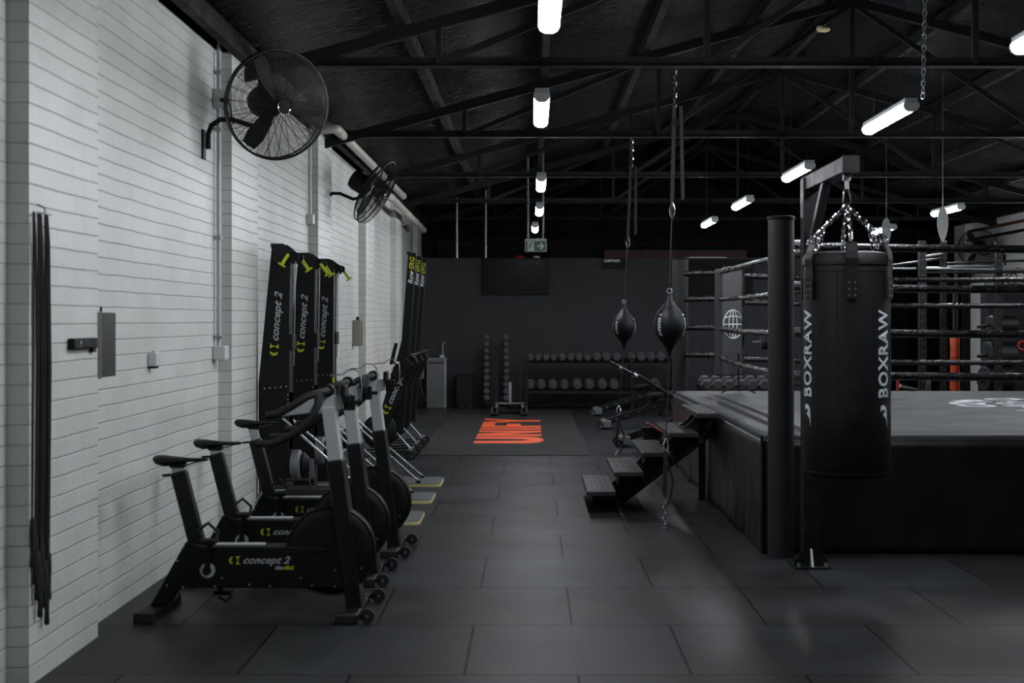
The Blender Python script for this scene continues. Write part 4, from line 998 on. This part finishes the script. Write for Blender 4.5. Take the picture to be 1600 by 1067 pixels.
# tripod stand on the canvas
t = thing('tripod_stand', 'small black tripod stand on the canvas at the far ring corner', 'tripod', at(1153, 611, 14.9))
b0 = Vector(((1153-832)*14.9/FPX, 14.85, CZ)); t.location = b0
for a in (200, 320, 80):
    MB().tube([b0+Vector((0, 0, .09)), b0+Vector((.20*math.cos(R(a)), .20*math.sin(R(a)), .008))], .008, 8).build('leg', BLK, t, True)
MB().cyl(b0+Vector((0, 0, .04)), b0+Vector((0, 0, .42)), .010, 8).build('pole', BLK, t, True)
MB().ball(b0+Vector((0, 0, .08)), .022).build('hub', BLK, t, True, smooth=True)

# ------------------------------------------------------------------ heavy bag and its stand
BX, BY = 1.763, 7.9
st = thing('bag_stand', 'dark steel post with a cantilever arm carrying the heavy bag', 'bag stand', (1.756, 8.92, 0))
MB().box(1.706, 1.806, 8.87, 8.97, 0, 2.46).build('post', BLK2, st, True, bevel=.006)
bp = MB().box(1.64, 1.87, 8.80, 9.04, 0, .014).build('base_plate', BLK, st, True, bevel=.003)
for s in (-1, 1):
    MB().prism([(1.756+s*.05, .014), (1.756+s*.11, .014), (1.756+s*.10, .05), (1.756+s*.05, .12)], 8.87, 8.885).build('gusset', BLK2, bp, True)
MB().prism([(8.87, .014), (8.81, .014), (8.87, .12)], 1.75, 1.762, 'yz').build('gusset', GREY, bp, True)
for x in (1.67, 1.84): MB().cyl((x, 8.83, .014), (x, 8.83, .035), .012, 8).build('anchor_bolt', STEEL, bp, True)
MB().box(BX-.044, BX+.044, 7.80, 9.0, 2.38, 2.468).build('arm', TRUSS if False else mat('grey steel arm', (46, 47, 48), .4, noise=.15), st, True, bevel=.004)
MB().box(BX-.047, BX+.047, 7.79, 7.80, 2.377, 2.471).build('arm_end_plate', BLK2, st, True)
MB().bar((1.756, 8.93, 1.95), (1.756, 8.40, 2.40), .05, .05).build('diagonal_brace', MATS['grey steel arm'], st, True, bevel=.004)

bg = thing('punching_bag', 'large black hanging heavy bag with white vertical lettering', 'punching bag', (BX, BY, .67))
br = .241; zb, zt = .67, 1.895
MB().lathe([(.02, zb), (.16, zb+.004), (.215, zb+.018), (br, zb+.05), (br+.001, zb+.4), (br-.002, zb+.8), (br-.003, zt-.06), (br-.006, zt-.02)], (BX, BY, 0), 64).build('bag_body', LEA, bg, True, smooth=True)
MB().lathe([(br-.006, zt-.03), (br+.006, zt-.03), (br+.008, zt), (br-.01, zt+.035), (.18, zt+.045), (.17, zt+.03), (.01, zt+.03)], (BX, BY, 0), 64).build('top_rim', LEA, bg, True, smooth=True)
MB().ring((BX, BY, zb+.048), (0, 0, 1), br+.0005, .002, 64, 6).build('seam', LEA, bg, True, smooth=True)
MB().ring((BX, BY, zt-.065), (0, 0, 1), br+.0005, .002, 64, 6).build('seam', LEA, bg, True, smooth=True)
for a in (-40-90+15, 62-90): 
    MB().tube([(BX+(br)*math.cos(R(a)), BY+(br)*math.sin(R(a)), zb+.05), (BX+br*math.cos(R(a)), BY+br*math.sin(R(a)), zt-.07)], .002, 5).build('panel_seam', LEA, bg, True)
apex = Vector((BX, BY, 2.205))
for k in range(6):
    a = R(-96+60*k); d = Vector((math.cos(a), math.sin(a), 0)); tg = Vector((-math.sin(a), math.cos(a), 0))
    P = Vector((BX, BY, 0)); rr = br+.006
    # strap: from patch up over the rim to a D ring
    prof = [(rr, zt-.21), (rr, zt-.05), (rr+.006, zt), (rr-.004, zt+.045), (rr-.022, zt+.085), (rr-.028, zt+.092)]
    vs = []
    for (r_, z) in prof:
        for sx in (-.031, .031): vs.append(P+d*r_+tg*sx+Vector((0, 0, z)))
    for (r_, z) in prof:
        for sx in (-.031, .031): vs.append(P+d*(r_+.006)+tg*sx+Vector((0, 0, z+.002)))
    m_ = len(prof); fs = []
    for i in range(m_-1):
        fs += [(2*i, 2*i+1, 2*i+3, 2*i+2), (2*m_+2*i, 2*m_+2*i+2, 2*m_+2*i+3, 2*m_+2*i+1), (2*i, 2*i+2, 2*m_+2*i+2, 2*m_+2*i), (2*i+1, 2*m_+2*i+1, 2*m_+2*i+3, 2*i+3)]
    fs += [(0, 2*m_, 2*m_+1, 1), (2*m_-2, 2*m_-1, 4*m_-1, 4*m_-2)]
    sp_ = MB().add(vs, fs).build('strap', LEA, bg, True)
    pt = MB(); pv = [P+d*(rr+.004+q*.006)+tg*sx+Vector((0, 0, z)) for q in (0, 1) for sx, z in ((-.035, zt-.22), (.035, zt-.22), (.035, zt-.10), (-.035, zt-.10))]
    pt.add(pv, [(0, 1, 2, 3), (4, 7, 6, 5), (0, 4, 5, 1), (1, 5, 6, 2), (2, 6, 7, 3), (3, 7, 4, 0)]); pt.build('patch', PLAS, sp_, True)
    rv = MB()
    for sx in (-.016, .016):
        for z in (zt-.20, zt-.165, zt-.13):
            c_ = P+d*(rr+.010)+tg*sx+Vector((0, 0, z)); rv.cyl(c_, c_+d*.003, .005, 8)
    rv.build('rivets', STEEL, sp_, True)
    q = P+d*(rr-.028)+Vector((0, 0, zt+.105))
    MB().ring(q, tg, .022, .004, 16, 6).build('d_ring', CHROME, sp_, True, smooth=True)
    chain(MB(), q+Vector((0, 0, .015)), apex, .042, .0042).build('chain', CHROME, bg, True, smooth=True)
    # the doubled slack end of each chain
    chain(MB(), q+d*(-.035)+Vector((0, 0, -.045)), q+d*(-.065)+Vector((0, 0, .085)), .036, .0038).build('slack_chain', CHROME, bg, True, smooth=True)
MB().tube([apex+Vector((0, 0, -.008)), apex+Vector((.022, 0, .015)), apex+Vector((.016, 0, .08)), apex+Vector((0, 0, .092)), apex+Vector((-.016, 0, .08)), apex+Vector((-.022, 0, .015))], .0045, 8, True).build('carabiner', CHROME, bg, True, smooth=True)
MB().cyl(apex+Vector((0, 0, .09)), apex+Vector((0, 0, .135)), .012, 12).build('swivel', STEEL, bg, True, smooth=True)
MB().box(BX-.022, BX+.022, BY-.012, BY+.012, 2.34, 2.385).build('eye_bracket', STEEL, bg, True, bevel=.003)

def wrap_text(parent, txt, size, cx, cy, ang, z0, rf, m, name='lettering', updir=1, **k):
    """writing that runs up a round surface; rf(z) is the radius there; letters' heads to the left"""
    v, f = text_geo(txt, size, **k); vs = []
    for a in v:
        z = z0+updir*a.x; r_ = rf(z)+.0025+a.z; th = ang-updir*a.y/rf(z)
        vs.append((cx+r_*math.cos(th), cy+r_*math.sin(th), z))
    return MB().add(vs, f).build(name, m, parent, True)
def swoosh(parent, cx, cy, ang, z0, s, rf, m):
    poly = [(-.45, 1.0), (-.2, 1.12), (.15, 1.0), (.38, .6), (.42, .1), (.36, -.62), (.22, -.1), (.0, .25), (-.42, .62), (-.18, .78), (.05, .62), (-.05, .82), (-.3, .86)]
    poly = [(-.42, .55), (-.42, 1.0), (-.12, 1.1), (.2, .95), (.36, .6), (.42, -.75), (.28, -.1), (.08, .12), (-.1, .22), (-.1, .42), (.1, .45), (.05, .68), (-.2, .72)]
    vs = []
    for q in (0, .001):
        for x, z in poly:
            zz = z0+z*s; r_ = rf(zz)+.0022+q; th = ang+x*s*1.05/rf(zz); vs.append((cx+r_*math.cos(th), cy+r_*math.sin(th), zz))
    k = len(poly)
    MB().add(vs, [tuple(range(k))[::-1], tuple(range(k, 2*k))]+[(i, (i+1) % k, k+(i+1) % k, k+i) for i in range(k)]).build('brand_mark', m, parent, True)
wb = text_w('BOXRAW', .118, bold=.002, spacing=1.12)
for a in (-90+43, -90-73):
    z0 = 1.13
    wrap_text(bg, 'BOXRAW', .118, BX, BY, R(a), z0, lambda z: br, PRW, bold=.002, spacing=1.12, sx=.487/wb)
    swoosh(bg, BX, BY, R(a), 1.02, .068, lambda z: br, PRW)

# ------------------------------------------------------------------ floor-to-ceiling balls
def speed_bag(label, x, y, zc, ztop, topx, botx, zb_):
    t = thing('double_end_bag', label, 'speed bag', (x, y, zc))
    prof = [(.006, -.24), (.018, -.20), (.045, -.15), (.085, -.10), (.112, -.05), (.12, .0), (.112, .055), (.085, .105), (.05, .145), (.024, .19), (.014, .235)]
    MB().lathe(prof, (x, y, zc), 36).build('ball', LEA, t, True, smooth=True)
    def rf(z):
        h = z-zc
        for (r1, h1), (r2, h2) in zip(prof, prof[1:]):
            if h1 <= h <= h2: return r1+(r2-r1)*(h-h1)/(h2-h1)
        return .02
    w_ = text_w('BOXRAW', .034, bold=.0008, spacing=1.15)
    for a in (-90-45, -90+72):
        wrap_text(t, 'BOXRAW', .034, x, y, R(a), zc+.055, rf, PRW, updir=-1, bold=.0008, spacing=1.15, sx=.135/w_)
        MB().ball((x+rf(zc+.075)*math.cos(R(a)), y+rf(zc+.075)*math.sin(R(a)), zc+.075), .009, n=8, m=6).build('brand_mark', PRW, t, True)
    MB().ring((x, y, zc+.255), (0, 1, 0), .018, .005, 16, 6).build('top_loop', STEEL, t, True)
    def L(z): return topx+(x-topx)*(ztop-z)/(ztop-zc)
    MB().tube([(x, y, zc+.27), (L((zc+ztop)/2), y, (zc+ztop)/2)], .005, 6).build('cord', RUB, t, True)
    zm = (zc+ztop)/2-.05
    MB().bar((L(zm), y, zm), (L(ztop-.3), y, ztop-.3), .006, .028, up=(1, 0, 0)).build('strap', RUB, t, True)
    MB().bar((L(zm)+.08, y, zm+.02), (L(zm+.7)+.05, y, zm+.72), .004, .026, up=(1, 0, 0)).build('strap_tail', RUB, t, True)
    for s in (-1, 1): MB().tube([(L(zm), y, zm+.01), (L(zm)+s*.02, y, zm-.05), (L(zm)+s*.012, y, zm-.10), (L(zm), y, zm-.12)], .0045, 6).build('carabiner', CHROME, t, True)
    MB().box(L(zm+.6)-.02, L(zm+.6)+.02, y-.01, y+.01, zm+.57, zm+.62).build('buckle', BLK, t, True)
    MB().tube([(L(ztop-.3), y, ztop-.3), (topx-.012, y, ztop-.22), (topx, y, ztop-.08)], .006, 6).build('top_hook', CHROME, t, True, smooth=True)
    chain(MB(), (topx, y, ztop-.3), (topx, y, ztop), .05, .006).build('top_chain', CHROME, t, True)
    # bottom
    MB().tube([(x-.002, y, zc-.235), (botx+(x-botx)*.3, y, .65)], .0045, 6).build('cord', RUB, t, True)
    xm = botx+(x-botx)*.3
    for s in (-1, 1): MB().tube([(xm, y, .68), (xm+s*.02, y, .63), (xm+s*.014, y, .58), (xm, y, .56)], .005, 6).build('carabiner', CHROME, t, True)
    MB().bar((xm, y, .58), (botx, y, .24), .012, .03, up=(1, 0, 0)).build('strap', RUB, t, True)
    MB().tube([(xm+.01, y, .50), (xm+.055, y, .36), (xm+.03, y, .22), (xm+.01, y, .18)], .008, 6).build('strap_tail', RUB, t, True)
    chain(MB(), (botx, y, .01), (botx, y, .25), .05, .0055).build('bottom_chain', CHROME, t, True)
    MB().cyl((botx, y, 0), (botx, y, .012), .025, 12).build('floor_anchor', STEEL, t, True)
    return t
p1 = at(1046, 508, 10.5); p2 = at(975, 510, 14.55)
speed_bag('larger black teardrop ball strung from roof to floor in front of the ring steps', p1.x, 10.5, p1.z, 3.45, at(1055, 108, 10.5).x, at(1038, 800, 10.5).x, 0)
speed_bag('smaller, farther black teardrop ball strung between roof and floor', p2.x, 14.55, p2.z, 3.45, at(988, 215, 14.55).x, at(963, 700, 14.55).x, 0)

# ------------------------------------------------------------------ beyond the ring: rig, machines, banners
rg = thing('training_rig', 'black steel training rig with pull-up bars behind the ring', 'rig', (5.4, 17.2, 0))
UP = [(4.59, 16.6, 2.50), (5.56, 16.8, 2.49), (5.31, 18.2, 2.58), (5.05, 18.2, 2.55), (6.75, 18.35, 2.5)]
for x, y, h in UP:
    u_ = MB().box(x-.038, x+.038, y-.038, y+.038, 0, h).build('upright', BLK2, rg, True, bevel=.005)
    hm = MB()
    for k in range(26): hm.cyl((x, y-.0385, .2+k*.09), (x, y-.0395, .2+k*.09), .012, 8)
    tag(hm.build('hole_row', mat('hole grey', (60, 62, 63), .5), u_, True), kind='stuff')
    MB().box(x-.08, x+.08, y-.08, y+.08, 0, .012).build('foot_plate', BLK, rg, True)
for p, q, m_ in (((4.2, 16.6, 2.20), (5.31, 18.2, 2.36), BLK2), ((4.25, 16.6, 2.17), (5.56, 16.8, 2.165), SIL), ((4.59, 16.6, 2.12), (6.6, 16.8, 2.14), BLK2), ((5.31, 18.2, 2.29), (7.2, 18.2, 2.36), BLK2),
                 ((5.56, 16.8, 2.16), (7.0, 16.8, 2.17), SIL), ((4.59, 16.6, 2.3), (5.31, 18.2, 2.42), BLK2), ((5.05, 18.2, 2.23), (5.31, 18.2, 2.23), SIL), ((5.31, 18.2, 2.25), (5.9, 18.2, 2.26), SIL)):
    MB().cyl(p, q, .017, 10).build('pull_up_bar', m_, rg, True, smooth=True)
MB().box(5.2, 5.46, 18.16, 18.24, .05, .12).build('cross_foot', BLK2, rg, True)
t = thing('upright_pad', 'orange padded sleeve wrapped around a dark rig upright beyond the ring', 'pad', (5.43, 18.1, .64))
mb = MB(); prof = [(.050, .58), (.065, .70), (.055, .85), (.062, 1.0), (.058, 1.2), (.062, 1.32), (.05, 1.34)]
ox = at(1490, 560, 18.1).x
mb.lathe(prof, (ox, 18.05, 0), 20).build('sleeve', ORV, t, True, smooth=True)
for z in (.78, 1.08): MB().ring((ox, 18.05, z), (0, 0, 1), .060, .006, 20, 6).build('tie_band', BLK, t, True)
MB().cyl((ox, 18.05, 0), (ox, 18.05, 2.0), .03, 12).build('pole', BLK2, t, True, smooth=True)
t = thing('warning_post', 'small red post behind the canvas right of the heavy bag', 'post', (at(1403, 600, 17).x, 17.0, 0))
x = at(1403, 600, 17).x
MB().cyl((x, 17, 0), (x, 17, .83), .02, 12).build('post_shaft', RED, t, True, smooth=True)
MB().lathe([(.1, 0), (.1, .02), (.03, .03)], (x, 17, 0), 16).build('post_foot', BLK, t, True)
t = thing('barbell', 'silver barbell leaning low behind the canvas beside the red post', 'barbell', at(1430, 607, 17.3))
MB().cyl(at(1405, 602.5, 17.2), at(1452, 613, 17.6), .014, 10).build('bar', SIL, t, True, smooth=True)
MB().cyl(at(1405, 602.5, 17.2), at(1420, 606, 17.3), .025, 12).build('sleeve', CHROME, t, True, smooth=True)
pl = at(1440, 612, 17.5)
MB().cyl(pl, pl+Vector((.05, 0, -.01)), .2, 28).build('weight_plate', RUB, t, True, smooth=True)
MB().box(pl.x-.3, pl.x+.2, 17.4, 17.7, 0, pl.z-.19).build('rest_block', BLK, t, True)
# roller pad machine at the right edge
mc = thing('leg_machine', 'black machine with three round roller pads at the right edge beyond the ring', 'exercise machine', (6.0, 17.6, 0))
MB().box(5.78, 6.5, 17.3, 18.2, .85, 2.0).build('weight_housing', BLK, mc, True, bevel=.03)
MB().box(5.70, 5.80, 17.3, 17.4, 0, 2.05).build('column', BLK2, mc, True, bevel=.006)
MB().box(5.72, 6.5, 17.35, 18.1, 0, .86).build('base_block', BLK, mc, True, bevel=.02)
for px, py, r_, x2 in ((1552, 507, .11, 1527), (1548, 553, .15, 1527), (1543, 592, .16, 1530)):
    c_ = at(px, py, 17.2); q_ = at(px+34, py, 17.3)
    ro = MB().cyl(c_-Vector((.05, 0, 0)), q_, r_, 28).build('roller_pad', LEA, mc, True, smooth=True, bevel=.02)
    MB().cyl(at(x2, py+4, 17.2), c_, .02, 10).build('roller_axle', BLK2, ro, True)
for k, (px, py, rr_) in enumerate(((1591, 437, .10), (1583, 436, .07), (1596, 434, .085))):
    c_ = at(px, py, 17.5)
    o = MB().ring((c_.x, 17.5+.06*k, 2.0+rr_+.01), (.3, 1, .1*k), rr_, .009, 24, 6).build('resistance_band', mat('dark red band', (110, 62, 50), .6, noise=.1) if k == 0 else RUB)
    tag(o, ['reddish coiled band on top of the black roller machine', 'small black coiled band on the roller machine, left of the reddish one', 'black coiled band on the roller machine, right of the reddish one'][k], 'band', 'coiled bands on the roller machine')
t = thing('medicine_ball', 'dull red round weight on the roller machine at the right edge', 'weight', (6.02, 17.22, 1.3))
c_ = at(1597, 540, 17.2); t.location = c_
MB().ring(c_, (0, 1, 0), .05, .016, 24, 8).build('weight_ring', RED, t, True, smooth=True)
MB().bar(c_+Vector((-.05, 0, 0)), c_+Vector((.05, .08, 0)), .02, .02).build('peg', BLK, t, True)
# corrugated white sheet on the right wall
mb = MB(); ys = [27.15+i*.033 for i in range(31)]; vs = []
for z in (0, 2.28):
    for i, y in enumerate(ys): vs.append((RX-.10+(.022 if i % 2 else -.022), y, z))
n = len(ys)
mb.add(vs, [(i, i+1, n+i+1, n+i) for i in range(n-1)])
o = mb.build('corrugated_sheet', mat('pale corrugated metal', (232, 234, 234), .5, noise=.08)); sm = o.modifiers.new('solid', 'SOLIDIFY'); sm.thickness = .006
tag(o, 'pale corrugated sheet standing against the far right wall', 'sheet')
def banner(label, px, py0, py1, Y, hw):
    p, q = at(px, py0, Y), at(px, py1, Y)
    t = thing('hanging_banner', label, 'banner', (p.x, Y, q.z), 0, 'oval banners hanging beyond the ring')
    n = 20; L = p.z-q.z; poly = []
    for i in range(n+1):
        s = i/n; poly.append((p.x+hw*abs(math.sin(PI*s**.85))**.65, p.z-L*s))
    poly += [(2*p.x-a, b) for a, b in poly[::-1][1:-1]]
    MB().prism(poly, Y-.008, Y+.008).build('panel', GREYS, t, True)
    w_ = text_w('COMPOUND', .05, bold=.002)
    text_on('lettering', 'COMPOUND', .05, (p.x-hw*.62, Y-.0095, p.z-L*.45), (1, 0, .08), (-.08, 0, 1), PRW, t, True, bold=.002, sx=hw*1.24/w_)
    MB().cyl((p.x, Y, p.z), (p.x, Y, roofz(p.x)), .003, 5).build('string', STEEL, t, True)
banner('larger grey oval banner hanging in front of a lamp, tip above the ropes', 1473, 322, 378, 17.3, .068)
banner('smaller grey oval banner hanging right of the heavy bag chains', 1385, 340, 384, 20.8, .068)
# dark block seen between ring post and bag
t = thing('weight_plates', 'dark weight plates on a peg seen through the ropes left of the round post', 'weight plates', at(1192, 533, 19.0))
c_ = at(1192, 534, 19.0)
for k in range(3): MB().cyl(c_+Vector((-.03+.06*k, 0, 0)), c_+Vector((.02+.06*k, 0, 0)), .10, 24).build('plate', RUB, t, True, smooth=True)
MB().cyl(c_-Vector((.14, 0, 0)), c_+Vector((.2, 0, 0)), .014, 10).build('peg', STEEL, t, True)
MB().box(c_.x+.14, c_.x+.22, 18.96, 19.04, 0, c_.z+.2).build('peg_post', BLK2, t, True)
t = thing('foam_lump', 'small lump of yellowed foam stuck to the roof truss above the bag', 'foam', at(1288, 46, 10.5))
c_ = at(1288, 46, 10.42)
MB().ball(c_, .045, .03, .022, 12, 8).ball(c_+Vector((-.03, 0, .005)), .03, .025, .026, 10, 7).build('foam', FOAMY, t, True, smooth=True)
